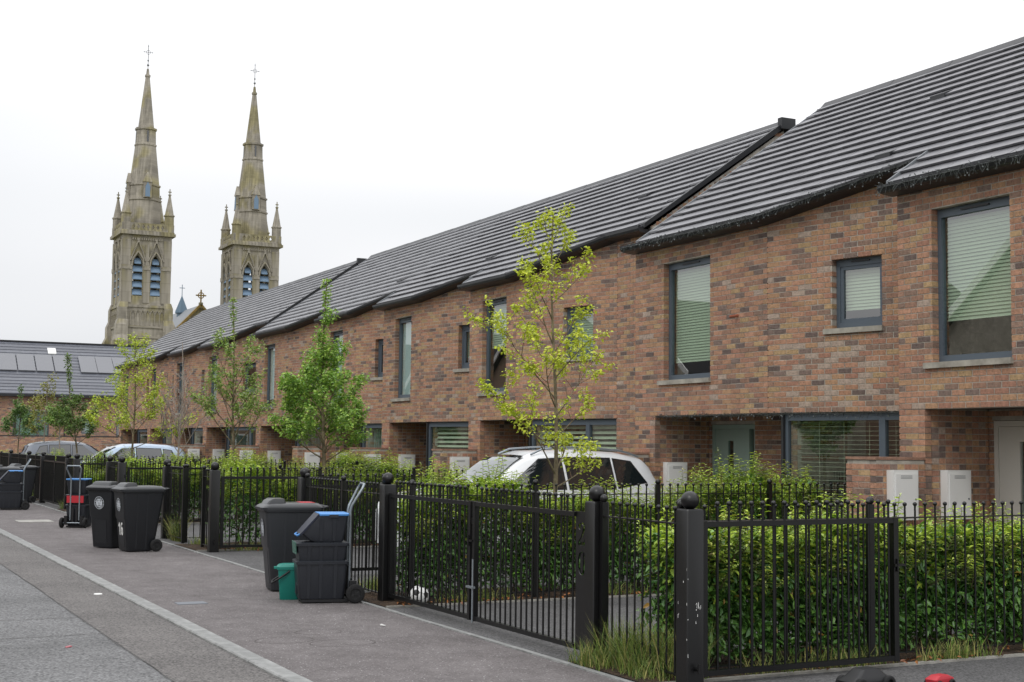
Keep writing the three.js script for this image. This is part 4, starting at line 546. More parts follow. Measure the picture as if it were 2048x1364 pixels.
{
  const ring = (r, n, y0, y1, l0, l1, rise0, rise1) => Array.from({ length: n }, (_, k) => { const f = (k + 0.5) / n; return [lerp(y0, y1, f), k * 2.4 + r() * 0.9, lerp(l0, l1, f) * (0.8 + r() * 0.4), lerp(rise0, rise1, f)]; });
  const R = -0.47, cam = (a) => a + R; // limbs of the nearest tree as photographed: angle 0 points to the right of the view
  tree([7.86, 0, -14.45], 4.75, 'slender lime green tree in front of the white car', { seed: 5, n: 56, leaf: 0.046, trunkR: 0.032, spread: 1.15, clump: 0.12, fork: 0.7, tone: [lin(186, 202, 52), lin(218, 224, 72)], limbs: [
    [1.45, cam(Math.PI), 0.95, 1.0], [1.75, cam(Math.PI) + 0.5, 1.0, 0.55], [1.3, cam(0.1), 0.85, 0.35], [1.5, cam(0) - 0.3, 0.7, 0.75], [1.9, cam(0.4), 0.65, 0.9], [2.15, cam(0), 1.15, 0.62], [2.25, cam(Math.PI) - 0.3, 0.9, 0.75], [2.35, cam(Math.PI) + 0.3, 1.15, 1.0], [2.6, cam(1.7), 0.7, 1.0], [2.75, cam(-1.4), 0.7, 1.1], [2.9, cam(0.3), 0.7, 1.25], [3.0, cam(Math.PI), 0.85, 1.2], [3.3, cam(Math.PI) - 0.2, 0.7, 1.0], [3.5, cam(0.2), 0.75, 0.9], [3.65, cam(0) - 0.4, 0.75, 0.75], [3.75, cam(Math.PI) + 0.3, 0.7, 1.8], [3.9, cam(0.5), 0.55, 1.7], [4.1, cam(Math.PI), 0.5, 2.2], [4.2, cam(0), 0.5, 2.2]], top: [[4.2, 4.75, 60]] });
  const r = rng(91);
  tree([7.72, 0, -22.4], 4.72, 'dense rounded green tree with a tall leader', { seed: 6, n: 92, leaf: 0.058, trunkR: 0.042, clump: 0.17, tone: [lin(112, 158, 56), lin(172, 200, 80)], limbs: [...ring(r, 18, 1.45, 2.3, 0.95, 0.72, 0.5, 1.0), ...ring(r, 7, 2.35, 2.9, 0.5, 0.4, 0.9, 1.6), [3.1, 0.4, 0.4, 1.6], [3.3, 2.6, 0.35, 1.9], [2.7, -0.3, 0.8, 1.3], [3.7, 1.2, 0.3, 2]], top: [[2.9, 4.72, 260], [2.4, 3.3, 240]] });
  tree([8.32, 0, -29.75], 5.1, 'sparse green tree with two tall wispy leaders', { seed: 8, n: 34, leaf: 0.06, trunkR: 0.04, clump: 0.15, tone: [lin(112, 146, 62), lin(168, 190, 88)], lean: -0.25, limbs: [...ring(r, 14, 1.6, 2.9, 1.0, 0.7, 0.9, 1.6), [3.2, -0.3, 0.95, 1.0], [2.9, 2.8, 1.1, 1.6]], top: [[3.4, 5.0, 170]] });
  tree([8.4, 0, -35.6], 4.5, 'bare leafless tree with a few brown dead leaves', { seed: 9, n: 6, leaf: 0.05, trunkR: 0.034, bareTwigs: true, bark: M.greyTwig, tone: [lin(110, 50, 44), lin(90, 58, 46)], limbs: ring(r, 16, 1.4, 2.6, 1.0, 0.8, 1.2, 2.4) });
  tree([8.5, 0, -42.0], 5.0, 'spreading yellow-green tree beside the silver blue car', { seed: 10, n: 26, leaf: 0.07, trunkR: 0.04, clump: 0.2, tone: [lin(164, 188, 54), lin(204, 214, 66)], limbs: ring(r, 20, 1.5, 4.3, 1.35, 0.6, 0.35, 1.6), top: [[4.0, 5.0, 60]] });
  tree([8.0, 0, -47.9], 4.8, 'small leaning green tree left of the yellow-green one', { seed: 12, n: 48, leaf: 0.085, trunkR: 0.038, clump: 0.18, lean: -0.55, tone: [lin(86, 118, 50), lin(124, 150, 66)], limbs: ring(r, 14, 1.6, 2.9, 0.85, 0.5, 0.6, 1.4), top: [[2.8, 4.7, 260]] });
  tree([8.0, 0, -52.4], 3.6, 'pale green round-headed tree behind the dark grey car', { seed: 13, n: 50, leaf: 0.09, trunkR: 0.034, clump: 0.2, bark: M.greyTwig, tone: [lin(112, 150, 60), lin(150, 178, 86)], limbs: ring(r, 12, 1.9, 2.7, 0.7, 0.5, 0.9, 1.2) });
  tree([8.0, 0, -56.2], 4.4, 'thin olive tinged tree above the dark grey car roof', { seed: 14, n: 18, leaf: 0.09, trunkR: 0.034, clump: 0.2, bark: M.greyTwig, tone: [lin(138, 134, 52), lin(150, 156, 66)], limbs: ring(r, 14, 1.5, 3.8, 1.0, 0.5, 0.9, 1.8) });
  tree([8.0, 0, -63.8], 4.3, 'round green tree in front of the large cross terrace window', { seed: 15, n: 46, leaf: 0.1, trunkR: 0.036, clump: 0.22, tone: [lin(92, 128, 58), lin(120, 154, 74)], limbs: ring(r, 13, 1.7, 3.0, 0.95, 0.5, 0.5, 1.4), top: [[2.8, 4.3, 120]] });
}

// ---------- cars: body swept from cross-sections; u runs from the nose to the tail, local x = u, z = across
function car(at, turn, label, S, paint, { glass = [], screen, rear, rails = true, wheelR = 0.34, axles, L, mirrorU = 1.45, handles = [], belt = 1.0 }) {
  const root = thing('parked_car', label, 'car', at, turn, 'cars parked in the driveways');
  const st = (u) => { let i = 0; while (i < S.length - 2 && u > S[i + 1][0]) i++; const f = clamp((u - S[i][0]) / (S[i + 1][0] - S[i][0]), 0, 1), e = f * f * (3 - 2 * f) * 0.5 + f * 0.5; return S[i].map((v, k) => k ? lerp(v, S[i + 1][k], e) : u); };
  const half = (u) => { const [, top, hw, hwTop] = st(u), b = Math.min(belt, top - 0.05), cr = 0.03; return [[hw * 0.86, 0.24], [hw * 0.96, 0.3], [hw, 0.52], [hw * 0.985, lerp(0.52, b, 0.6)], [hw * 0.955, b], [lerp(hw * 0.94, hwTop, 0.5), lerp(b, top, 0.5)], [hwTop + 0.02, lerp(b, top, 0.86)], [hwTop * 0.93, top - 0.012 - (top - b) * 0.02], [hwTop * 0.6, top + cr * 0.4], [0, top + cr * 0.6]]; };
  const N = 64, rings = []; for (let k = 0; k <= N; k++) { const u = S[0][0] + (S.at(-1)[0] - S[0][0]) * k / N, h = half(u); rings.push([...h.map(([z, y]) => [u, y, z]), ...h.slice(0, -1).reverse().map(([z, y]) => [u, y, -z])]); }
  const P = [], I = [], n = rings[0].length; rings.forEach((q) => q.forEach((p) => P.push(...p))); for (let k = 0; k < N; k++) for (let s = 0; s < n - 1; s++) { const a = k * n + s; I.push(a, a + n, a + 1, a + 1, a + n, a + n + 1); }
  for (const k of [0, N]) { const c = P.length / 3; P.push(rings[k][0][0], 0.5, 0); for (let s = 0; s < n; s++) { const a = k * n + s, b = k * n + (s + 1) % n; k ? I.push(c, b, a) : I.push(c, a, b); } }
  let g = new THREE.BufferGeometry(); g.setAttribute('position', new THREE.Float32BufferAttribute(P, 3)); g.setIndex(I); g.setAttribute('uv', new THREE.Float32BufferAttribute(new Array(P.length / 3 * 2).fill(0), 2)); g = toCreasedNormals(g, 0.75); part(root, 'body', g, paint);
  const sideZ = (u, y) => { const h = half(u); for (let k = 0; k < h.length - 1; k++) if (y >= h[k][1] && y <= h[k + 1][1]) return lerp(h[k][0], h[k + 1][0], (y - h[k][1]) / (h[k + 1][1] - h[k][1] || 1)); return h.at(-2)[0]; };
  const panel = (poly, sgn, out, name, m) => { const sh = new THREE.Shape(poly.map(([u, y]) => new THREE.Vector2(u, y))), sg = new THREE.ShapeGeometry(sh, 1), b = new MB(); const tri = []; const q = sg.attributes.position; const sub = (A, B, C, d) => { if (!d) { tri.push([A, B, C]); return; } const m2 = (a, c) => [(a[0] + c[0]) / 2, (a[1] + c[1]) / 2], x = m2(A, B), y = m2(B, C), z = m2(C, A); sub(A, x, z, d - 1); sub(x, B, y, d - 1); sub(z, y, C, d - 1); sub(x, y, z, d - 1); }; for (let k = 0; k < sg.index.count; k += 3) { const e = [0, 1, 2].map((j) => { const i = sg.index.getX(k + j); return [q.getX(i), q.getY(i)]; }); sub(...e, 3); } for (const t of tri) { const w = t.map(([u, y]) => [u, y, sgn * (sideZ(u, y) + out)]); b.poly(sgn > 0 ? w : w.reverse()); } return part(root, name, b, m); };
  for (const s of [1, -1]) for (const w of glass) { panel(w.map(([u, y]) => [u + (u > (w[0][0] + w[2][0]) / 2 ? 0.02 : -0.02), y + (y > 1.3 ? 0.02 : -0.02)]), s, 0.004, 'window_trim', M.blackTrim); panel(w, s, 0.009, 'side_window', M.carGlass); }
  const patch = (u0, u1, w, name) => { const b = new MB(), K = 8, J = 10; const pt = (i, j) => { const u = lerp(u0, u1, i / K), [, top, , ht] = st(u), z = lerp(-1, 1, j / J) * ht * w; return [u, top + 0.018 * (1 - (z / ht) ** 2) + 0.012, z]; }; for (let i = 0; i < K; i++) for (let j = 0; j < J; j++) b.poly([pt(i, j), pt(i, j + 1), pt(i + 1, j + 1), pt(i + 1, j)]); part(root, name, b, M.carGlass); };
  if (screen) patch(screen[0], screen[1], 0.9, 'windscreen'); if (rear) patch(rear[0], rear[1], 0.86, 'rear_window');
  const wheel = new MB(); wheel.geo(new THREE.CylinderGeometry(wheelR, wheelR, 0.21, 28).rotateX(Math.PI / 2)); const rim = new THREE.CylinderGeometry(wheelR * 0.66, wheelR * 0.66, 0.22, 20).rotateX(Math.PI / 2), wg = wheel.make();
  for (const u of axles) for (const s of [1, -1]) { const w = part(root, 'wheel', wg, M.rubber); w.position.set(u, wheelR, s * 0.79); part(w, 'rim', rim, M.chrome); }
  for (const s of [1, -1]) { part(root, 'mirror', new MB().geo(new THREE.SphereGeometry(1, 14, 10), new THREE.Matrix4().compose(V(mirrorU, belt + 0.07, s * (sideZ(mirrorU, belt) + 0.12)), new THREE.Quaternion(), V(0.07, 0.075, 0.11))), paint); for (const u of handles) part(root, 'door_handle', new MB().box(u, belt - 0.14, s > 0 ? sideZ(u, belt - 0.14) : -sideZ(u, belt - 0.14) - 0.035, u + 0.18, belt - 0.11, s > 0 ? sideZ(u, belt - 0.14) + 0.035 : -sideZ(u, belt - 0.14)), paint);
    if (rails) { const pts = []; for (let k = 0; k <= 10; k++) { const u = lerp(rails[0], rails[1], k / 10), [, top, , ht] = st(u); pts.push([u, top + 0.005 + 0.045 * Math.sin(Math.PI * Math.min(1, Math.max(0, k / 10)) ) ** 0.35, s * ht * 0.9]); } part(root, 'roof_rail', new MB().tube(pts, 0.016, 6), M.steel); }
    part(root, 'headlight', new MB().geo(new THREE.SphereGeometry(1, 12, 8), new THREE.Matrix4().compose(V(S[0][0] + 0.16, 0.74, s * 0.6), new THREE.Quaternion(), V(0.14, 0.08, 0.16))), M.chrome); part(root, 'tail_light', new MB().geo(new THREE.SphereGeometry(1, 12, 8), new THREE.Matrix4().compose(V(S.at(-1)[0] - 0.12, 0.95, s * 0.68), new THREE.Quaternion(), V(0.1, 0.1, 0.14))), M.red); }
  return root;
}
const suvS = [[0, 0.74, 0.66, 0.60], [0.1, 0.9, 0.80, 0.70], [0.4, 1.0, 0.88, 0.76], [1.0, 1.09, 0.90, 0.76], [1.2, 1.13, 0.90, 0.74], [1.95, 1.58, 0.90, 0.63], [2.25, 1.655, 0.90, 0.61], [2.9, 1.68, 0.90, 0.61], [3.6, 1.645, 0.90, 0.60], [4.0, 1.58, 0.89, 0.59], [4.12, 1.52, 0.88, 0.58], [4.32, 1.12, 0.86, 0.66], [4.4, 1.0, 0.83, 0.68], [4.43, 0.7, 0.78, 0.68]];
car([7.72, 0, -19.25], 0, 'white estate car with roof rails behind the yellow-green hedge shoots', suvS, M.carWhite, { L: 4.43, axles: [0.86, 3.46], screen: [1.24, 1.93], rear: [4.14, 4.31], rails: [2.05, 4.0], handles: [2.35, 3.3], belt: 1.05, mirrorU: 1.62, glass: [[[1.5, 1.1], [2.52, 1.1], [2.52, 1.55], [2.12, 1.53]], [[2.6, 1.1], [3.4, 1.1], [3.4, 1.55], [2.6, 1.56]], [[3.47, 1.11], [4.0, 1.2], [3.78, 1.5], [3.47, 1.545]]] });
const hatS = suvS.map(([u, t, h, k]) => [u * 0.97, t > 1.14 ? t - 0.07 : t - 0.04, h - 0.02, k - 0.02]);
const hatGlass = [[[1.5, 1.06], [2.42, 1.06], [2.42, 1.46], [2.02, 1.44]], [[2.5, 1.06], [3.3, 1.07], [3.26, 1.45], [2.5, 1.47]], [[3.37, 1.08], [3.75, 1.16], [3.6, 1.4], [3.35, 1.44]]];
car([6.6, 0.05, -45.0], 0, 'silver blue hatchback behind the far hedge, nose to the street', hatS, M.carBlue, { L: 4.3, axles: [0.84, 3.36], screen: [1.2, 1.88], rear: [4.02, 4.18], rails: null, handles: [2.3, 3.2], belt: 1.0, mirrorU: 1.6, glass: hatGlass });
car([11.3, 0.1, -55.8], Math.PI, 'dark grey hatchback farther down the street, tail to the road', hatS, M.carGrey, { L: 4.3, axles: [0.84, 3.36], screen: [1.2, 1.88], rear: [4.02, 4.18], rails: null, handles: [2.3, 3.2], belt: 1.0, mirrorU: 1.6, glass: hatGlass });

// ---------- wheelie bins (front looks along local +z)
const crestTex = (() => { const c = document.createElement('canvas'); c.width = c.height = 256; const x = c.getContext('2d'); x.fillStyle = '#26272a'; x.fillRect(0, 0, 256, 256); x.fillStyle = '#c6ccd2'; x.beginPath(); x.arc(128, 128, 126, 0, 7); x.fill(); x.fillStyle = '#3a3d42'; x.beginPath(); x.arc(128, 128, 118, 0, 7); x.fill(); x.fillStyle = '#c6ccd2'; x.font = 'bold 34px sans-serif'; x.textAlign = 'center'; x.textBaseline = 'middle';
  const ringText = (s, a0, a1, flip) => { for (let k = 0; k < s.length; k++) { const a = lerp(a0, a1, (k + 0.5) / s.length); x.save(); x.translate(128 + Math.cos(a) * 100, 128 + Math.sin(a) * 100); x.rotate(a + (flip ? -Math.PI / 2 : Math.PI / 2)); x.fillText(s[k], 0, 0); x.restore(); } };
  ringText('BELFAST', -Math.PI * 0.98, -Math.PI * 0.02, false); ringText('CITY COUNCIL', Math.PI * 0.95, Math.PI * 0.05, true);
  x.beginPath(); x.arc(128, 128, 80, 0, 7); x.fill(); x.fillStyle = '#33363b'; x.beginPath(); x.ellipse(98, 86, 12, 20, 0.4, 0, 7); x.ellipse(158, 86, 12, 20, -0.4, 0, 7); x.fill(); x.fillRect(88, 172, 80, 14); x.strokeStyle = '#5a5f66'; x.lineWidth = 5; x.beginPath(); x.moveTo(92, 112); x.lineTo(92, 140); x.quadraticCurveTo(128, 176, 164, 140); x.lineTo(164, 112); x.stroke(); x.beginPath(); x.arc(128, 132, 18, 0, 7); x.stroke();
  const t = new THREE.CanvasTexture(c); t.colorSpace = THREE.SRGBColorSpace; return t; })();
const crestMat = std({ map: crestTex, roughness: 0.6 });
function wheelieBin(at, turn, label, body, { crest = true, number = '', redMark = false } = {}) {
  const root = thing('wheelie_bin', label, 'wheelie bin', at, turn, 'black wheelie bins on the pavement');
  const ring = (y, hw, f, b, r) => roundRect(hw, (f + b) / 2, r).map(([x, z]) => [x, y, z + (f - b) / 2]);
  part(root, 'body', loft([ring(0.015, 0.205, 0.235, 0.19, 0.04), ring(0.03, 0.212, 0.24, 0.20, 0.045), ring(0.5, 0.238, 0.285, 0.27, 0.05), ring(0.53, 0.244, 0.30, 0.275, 0.05), ring(0.93, 0.268, 0.335, 0.335, 0.05), ring(0.935, 0.282, 0.35, 0.35, 0.05), ring(0.97, 0.284, 0.352, 0.355, 0.05)]), body);
  const fz = (y) => y < 0.5 ? lerp(0.235, 0.285, y / 0.5) : lerp(0.30, 0.335, (y - 0.53) / 0.4), sx = (y) => lerp(0.207, 0.268, y / 0.93);
  for (const s of [-1, 1]) for (const z of [-0.06, 0.10]) { const rb = new MB(); rb.hexa([[s * sx(0.05) - 0.004, 0.05, z + 0.012], [s * sx(0.05) + 0.004, 0.05, z + 0.012], [s * sx(0.05) + 0.004, 0.05, z - 0.012], [s * sx(0.05) - 0.004, 0.05, z - 0.012]], [[s * sx(0.92) - 0.004, 0.92, z + 0.016], [s * sx(0.92) + 0.004, 0.92, z + 0.016], [s * sx(0.92) + 0.004, 0.92, z - 0.016], [s * sx(0.92) - 0.004, 0.92, z - 0.016]]); part(root, 'rib', rb, body); }
  const lid = part(root, 'lid', loft([ring(0.95, 0.289, 0.362, 0.352, 0.05), ring(0.985, 0.291, 0.366, 0.353, 0.05), ring(1.0, 0.283, 0.356, 0.345, 0.06), ring(1.03, 0.24, 0.30, 0.31, 0.08), ring(1.036, 0.16, 0.2, 0.24, 0.08)]), M.binLid);
  part(lid, 'lid_grip', loft([ring(0.995, 0.21, 0.335, -0.08, 0.03), ring(1.06, 0.195, 0.29, -0.09, 0.03), ring(1.085, 0.18, 0.25, -0.10, 0.025)]), M.binLid); part(lid, 'front_lip', new MB().geo(loft([ring(0.96, 0.25, 0.385, -0.34, 0.01), ring(0.985, 0.25, 0.388, -0.34, 0.01)])), body);
  if (redMark) { part(lid, 'red_mark', new MB().box(-0.16, 1.0365, -0.27, 0.16, 1.039, -0.10), M.red); }
  part(root, 'handle', new MB().tube([[-0.24, 0.98, -0.35], [-0.24, 0.99, -0.41], [0.24, 0.99, -0.41], [0.24, 0.98, -0.35]], 0.014, 8), body); part(root, 'axle', new MB().tube([[-0.27, 0.1, -0.2], [0.27, 0.1, -0.2]], 0.012, 8), M.steel);
  const wg = wheelGeo(0.1, 0.05); for (const s of [-1, 1]) { const w = part(root, 'wheel', wg, M.rubber); w.position.set(s * 0.265, 0.1, -0.215); part(w, 'hub', hubGeo, M.blackTrim).scale.set(1, 1, 1); }
  if (crest) { const cg = new THREE.CircleGeometry(0.105, 32), m = part(root, 'crest', cg, crestMat); m.position.set(0, 0.74, fz(0.74) + 0.008); m.rotation.x = 0.09; m.userData.label = 'round white city council crest'; }
  if (number) { const t = new TextGeometry(number, { font: sans, size: 0.2, depth: 0.002, curveSegments: 4 }); t.computeBoundingBox(); t.scale(0.72, 1, 1); t.translate(-0.09, 0, 0); const m = part(root, 'number', t, M.white); m.position.set(-0.02, 0.26, fz(0.26) + 0.008); m.rotation.x = 0.1; m.userData.label = 'white house number 16'; }
  part(root, 'front_panel', new MB().hexa([[-0.12, 0.08, fz(0.08) + 0.006], [0.12, 0.08, fz(0.08) + 0.006], [0.12, 0.08, fz(0.08) - 0.01], [-0.12, 0.08, fz(0.08) - 0.01]], [[-0.12, 0.47, fz(0.47) + 0.004], [0.12, 0.47, fz(0.47) + 0.004], [0.12, 0.47, fz(0.47) - 0.012], [-0.12, 0.47, fz(0.47) - 0.012]]), body);
  return root;
}
function wheelGeo(r, w) { const g = new THREE.LatheGeometry([[r * 0.55, -w / 2], [r * 0.86, -w / 2], [r * 0.98, -w * 0.3], [r, 0], [r * 0.98, w * 0.3], [r * 0.86, w / 2], [r * 0.55, w / 2], [r * 0.5, w * 0.3], [r * 0.5, -w * 0.3], [r * 0.55, -w / 2]].map(([a, b]) => new THREE.Vector2(a, b)), 28); return g.rotateZ(Math.PI / 2); }
const hubGeo = (() => { const b = new MB(); b.geo(new THREE.CylinderGeometry(0.056, 0.056, 0.02, 20).rotateZ(Math.PI / 2)); b.geo(new THREE.CylinderGeometry(0.016, 0.016, 0.055, 10).rotateZ(Math.PI / 2)); for (let k = 0; k < 6; k++) { const a = k * Math.PI / 3; b.tube([[0, Math.cos(a) * 0.014, Math.sin(a) * 0.014], [0, Math.cos(a) * 0.052, Math.sin(a) * 0.052]], 0.012, 5); } return b.make(); })();
wheelieBin([5.12, 0, -16.0], -Math.PI / 2 - 0.12, 'dark grey lidded wheelie bin with a red mark, behind the green caddy', M.binGrey, { redMark: true });
wheelieBin([4.67, 0, -22.45], -Math.PI / 2 + 0.12, 'black wheelie bin with a crest and the white number 16', M.bin, { number: '16' });
wheelieBin([4.44, 0, -23.32], -Math.PI / 2 + 0.62, 'black wheelie bin with a crest and no number, beside the number 16 bin', M.bin, {});
wheelieBin([5.2, 0, -40.5], -Math.PI / 2 + 0.2, 'dark grey wheelie bin against the far railing, seen from its side', M.binGrey, { crest: false });
wheelieBin([4.5, 0, -38.2], -Math.PI / 2 - 0.1, 'dark grey wheelie bin behind the farthest stack of boxes', M.binGrey, { crest: false });
// ---------- recycling boxes stacked on wheeled trolleys (front looks along local +z, the handle stands at -z)
const boxRing = (y, hw, hd, r = 0.035) => roundRect(hw, hd, r).map(([x, z]) => [x, y, z]);
function recyclingBox(at, turn, label, kind, flap) {
  const root = thing('recycling_box', label, 'recycling box', at, turn, 'recycling boxes stacked on trolleys'), H = kind === 'bottom' ? 0.41 : kind === 'middle' ? 0.25 : 0.29;
  if (kind === 'top') { const sec = (y, hw, f, b) => roundRect(hw, (f + b) / 2, 0.03).map(([x, z]) => [x, y, z + (f - b) / 2]); part(root, 'body', loft([sec(0, 0.165, 0.10, 0.22), sec(0.02, 0.17, 0.15, 0.23), sec(0.10, 0.18, 0.24, 0.245), sec(0.22, 0.195, 0.12, 0.265), sec(0.29, 0.205, 0.05, 0.275)]), M.box); }
  else part(root, 'body', loft([boxRing(0, 0.165, 0.24), boxRing(0.02, 0.172, 0.25), boxRing(H - 0.02, 0.2, 0.275), boxRing(H, 0.2, 0.275)]), M.box);
  const rim = kind === 'top' ? null : part(root, 'rim', loft([boxRing(H - 0.03, 0.213, 0.289), boxRing(H, 0.215, 0.291), boxRing(H + 0.006, 0.205, 0.28)]), M.box);
  for (const s of [-1, 1]) for (const z of kind === 'top' ? [-0.12, 0.02] : [-0.14, 0.02, 0.15]) part(root, 'rib', new MB().hexa([[s * 0.168 - 0.008, 0.01, z + 0.014], [s * 0.168 + 0.008, 0.01, z + 0.014], [s * 0.168 + 0.008, 0.01, z - 0.014], [s * 0.168 - 0.008, 0.01, z - 0.014]], [[s * 0.2 - 0.008, H - 0.03, z + 0.022], [s * 0.2 + 0.008, H - 0.03, z + 0.022], [s * 0.2 + 0.008, H - 0.03, z - 0.022], [s * 0.2 - 0.008, H - 0.03, z - 0.022]]), M.box);
  if (kind === 'bottom') { part(root, 'front_vent', new MB().geo(loft([[0.05, 0.055], [0.06, 0.06], [0.15, 0.05], [0.17, 0.03]].map(([y, w]) => [[w, y, 0.268], [-w, y, 0.268], [-w, y, 0.24], [w, y, 0.24]]))), M.box); for (const s of [-1, 1]) for (const z of [-0.15, 0.12]) part(root, 'foot', new MB().box(s * 0.14 - 0.02, -0.03, z - 0.02, s * 0.14 + 0.02, 0, z + 0.02), M.box); }
  if (flap) part(root, 'front_flap', new MB().hexa([[-0.15, H - 0.12, 0.292], [0.15, H - 0.12, 0.292], [0.15, H - 0.12, 0.282], [-0.15, H - 0.12, 0.282]], [[-0.165, H + 0.01, 0.302], [0.165, H + 0.01, 0.302], [0.165, H + 0.01, 0.292], [-0.165, H + 0.01, 0.292]]), flap);
  if (kind === 'top') { const lid = part(root, 'lid', new MB().geo(loft([[0.288, 0.21], [0.305, 0.215], [0.315, 0.2]].map(([y, w], j) => roundRect(w, 0.165, 0.02).map(([x, z]) => [x, y, z - 0.115])))), M.blue); part(lid, 'lid_clip', new MB().box(-0.218, 0.27, -0.16, 0.218, 0.30, -0.06), M.box);
    part(root, 'front_lid', new MB().hexa([[-0.19, 0.09, 0.252], [0.19, 0.09, 0.252], [0.19, 0.075, 0.238], [-0.19, 0.075, 0.238]], [[-0.205, 0.31, 0.055], [0.205, 0.31, 0.055], [0.205, 0.295, 0.04], [-0.205, 0.295, 0.04]]), std({ color: col(24, 30, 48), roughness: 0.5 })); part(root, 'lid_hook', new MB().tube([[-0.12, 0.085, 0.25], [-0.12, 0.07, 0.275], [0.12, 0.07, 0.275], [0.12, 0.085, 0.25]], 0.012, 6), M.blue); }
  return root;
}
function trolley(at, turn, label, h) {
  const root = thing('box_trolley', label, 'trolley', at, turn, 'wheeled trolleys carrying recycling boxes');
  part(root, 'base', new MB().box(-0.17, 0.012, -0.3, 0.17, 0.042, 0.22).box(-0.06, 0.07, -0.315, -0.02, 0.4, -0.29).box(0.02, 0.07, -0.315, 0.06, 0.4, -0.29), M.blackTrim);
  part(root, 'axle', new MB().tube([[-0.24, 0.1, -0.36], [0.24, 0.1, -0.36]], 0.013, 8), M.steel);
  part(root, 'bracket', new MB().box(-0.19, 0.06, -0.38, -0.13, 0.24, -0.3).box(0.13, 0.06, -0.38, 0.19, 0.24, -0.3), M.blackTrim);
  part(root, 'handle', new MB().tube([[-0.09, 0.15, -0.31], [-0.09, h - 0.30, -0.31], [-0.095, h - 0.24, -0.325], [-0.15, h - 0.05, -0.43], [-0.12, h, -0.455], [0.12, h, -0.455], [0.15, h - 0.05, -0.43], [0.095, h - 0.24, -0.325], [0.09, h - 0.30, -0.31], [0.09, 0.15, -0.31]], 0.0155, 8), M.steel);
  const wg = wheelGeo(0.105, 0.055); for (const s of [-1, 1]) { const w = part(root, 'wheel', wg, M.rubber); w.position.set(s * 0.235, 0.105, -0.36); part(w, 'hub', hubGeo, M.blackTrim); }
}
function stack(x, z, turn, place, flap, h = 1.28) {
  trolley([x, 0, z], turn, `wheeled trolley with a bent tube handle ${place}`, h);
  recyclingBox([x, 0.045, z], turn, `bottom black recycling box ${place}`, 'bottom', null); recyclingBox([x, 0.405, z], turn, `middle black recycling box ${flap === M.red ? 'with a red flap ' : flap ? 'with a green flap ' : ''}${place}`, 'middle', flap); recyclingBox([x, 0.665, z], turn, `blue lidded top recycling box ${place}`, 'top');
}
stack(5.06, -14.68, -Math.PI / 2 - 0.2, 'beside the green caddy', M.flapGreen, 1.3); stack(4.86, -29.0, -0.5 + Math.PI, 'behind the pair of crested bins', null, 1.24); stack(4.42, -36.6, -Math.PI / 2 - 0.05, 'by the far grey bins', null, 1.26);
one('red_flap', new MB().box(-0.17, 0.50, -0.31, 0.17, 0.64, -0.296), M.red, 'red flap hanging behind the trolley handle by the crested bins', 'flap', [4.86, 0, -29.0], Math.PI - 0.5);
{ // green food caddy
  const c = thing('food_caddy', 'small green food waste caddy standing beside the stacked boxes', 'caddy', [4.83, 0, -15.06], -Math.PI / 2 - 0.3), ring = (y, hw, hd) => roundRect(hw, hd, 0.03).map(([x, z]) => [x, y, z]);
  part(c, 'body', loft([ring(0, 0.092, 0.10), ring(0.01, 0.096, 0.105), ring(0.34, 0.118, 0.128)]), M.green); const l = part(c, 'lid', loft([ring(0.335, 0.128, 0.14), ring(0.365, 0.13, 0.142), ring(0.385, 0.112, 0.12), ring(0.395, 0.07, 0.08)]), M.green); part(l, 'lip', new MB().box(-0.06, 0.34, 0.13, 0.06, 0.36, 0.175), M.green);
  part(c, 'handle', new MB().tube([[-0.122, 0.32, 0], [-0.14, 0.25, 0.1], [-0.12, 0.19, 0.19], [0.12, 0.19, 0.19], [0.14, 0.25, 0.1], [0.122, 0.32, 0]], 0.011, 6), M.blackTrim);
}
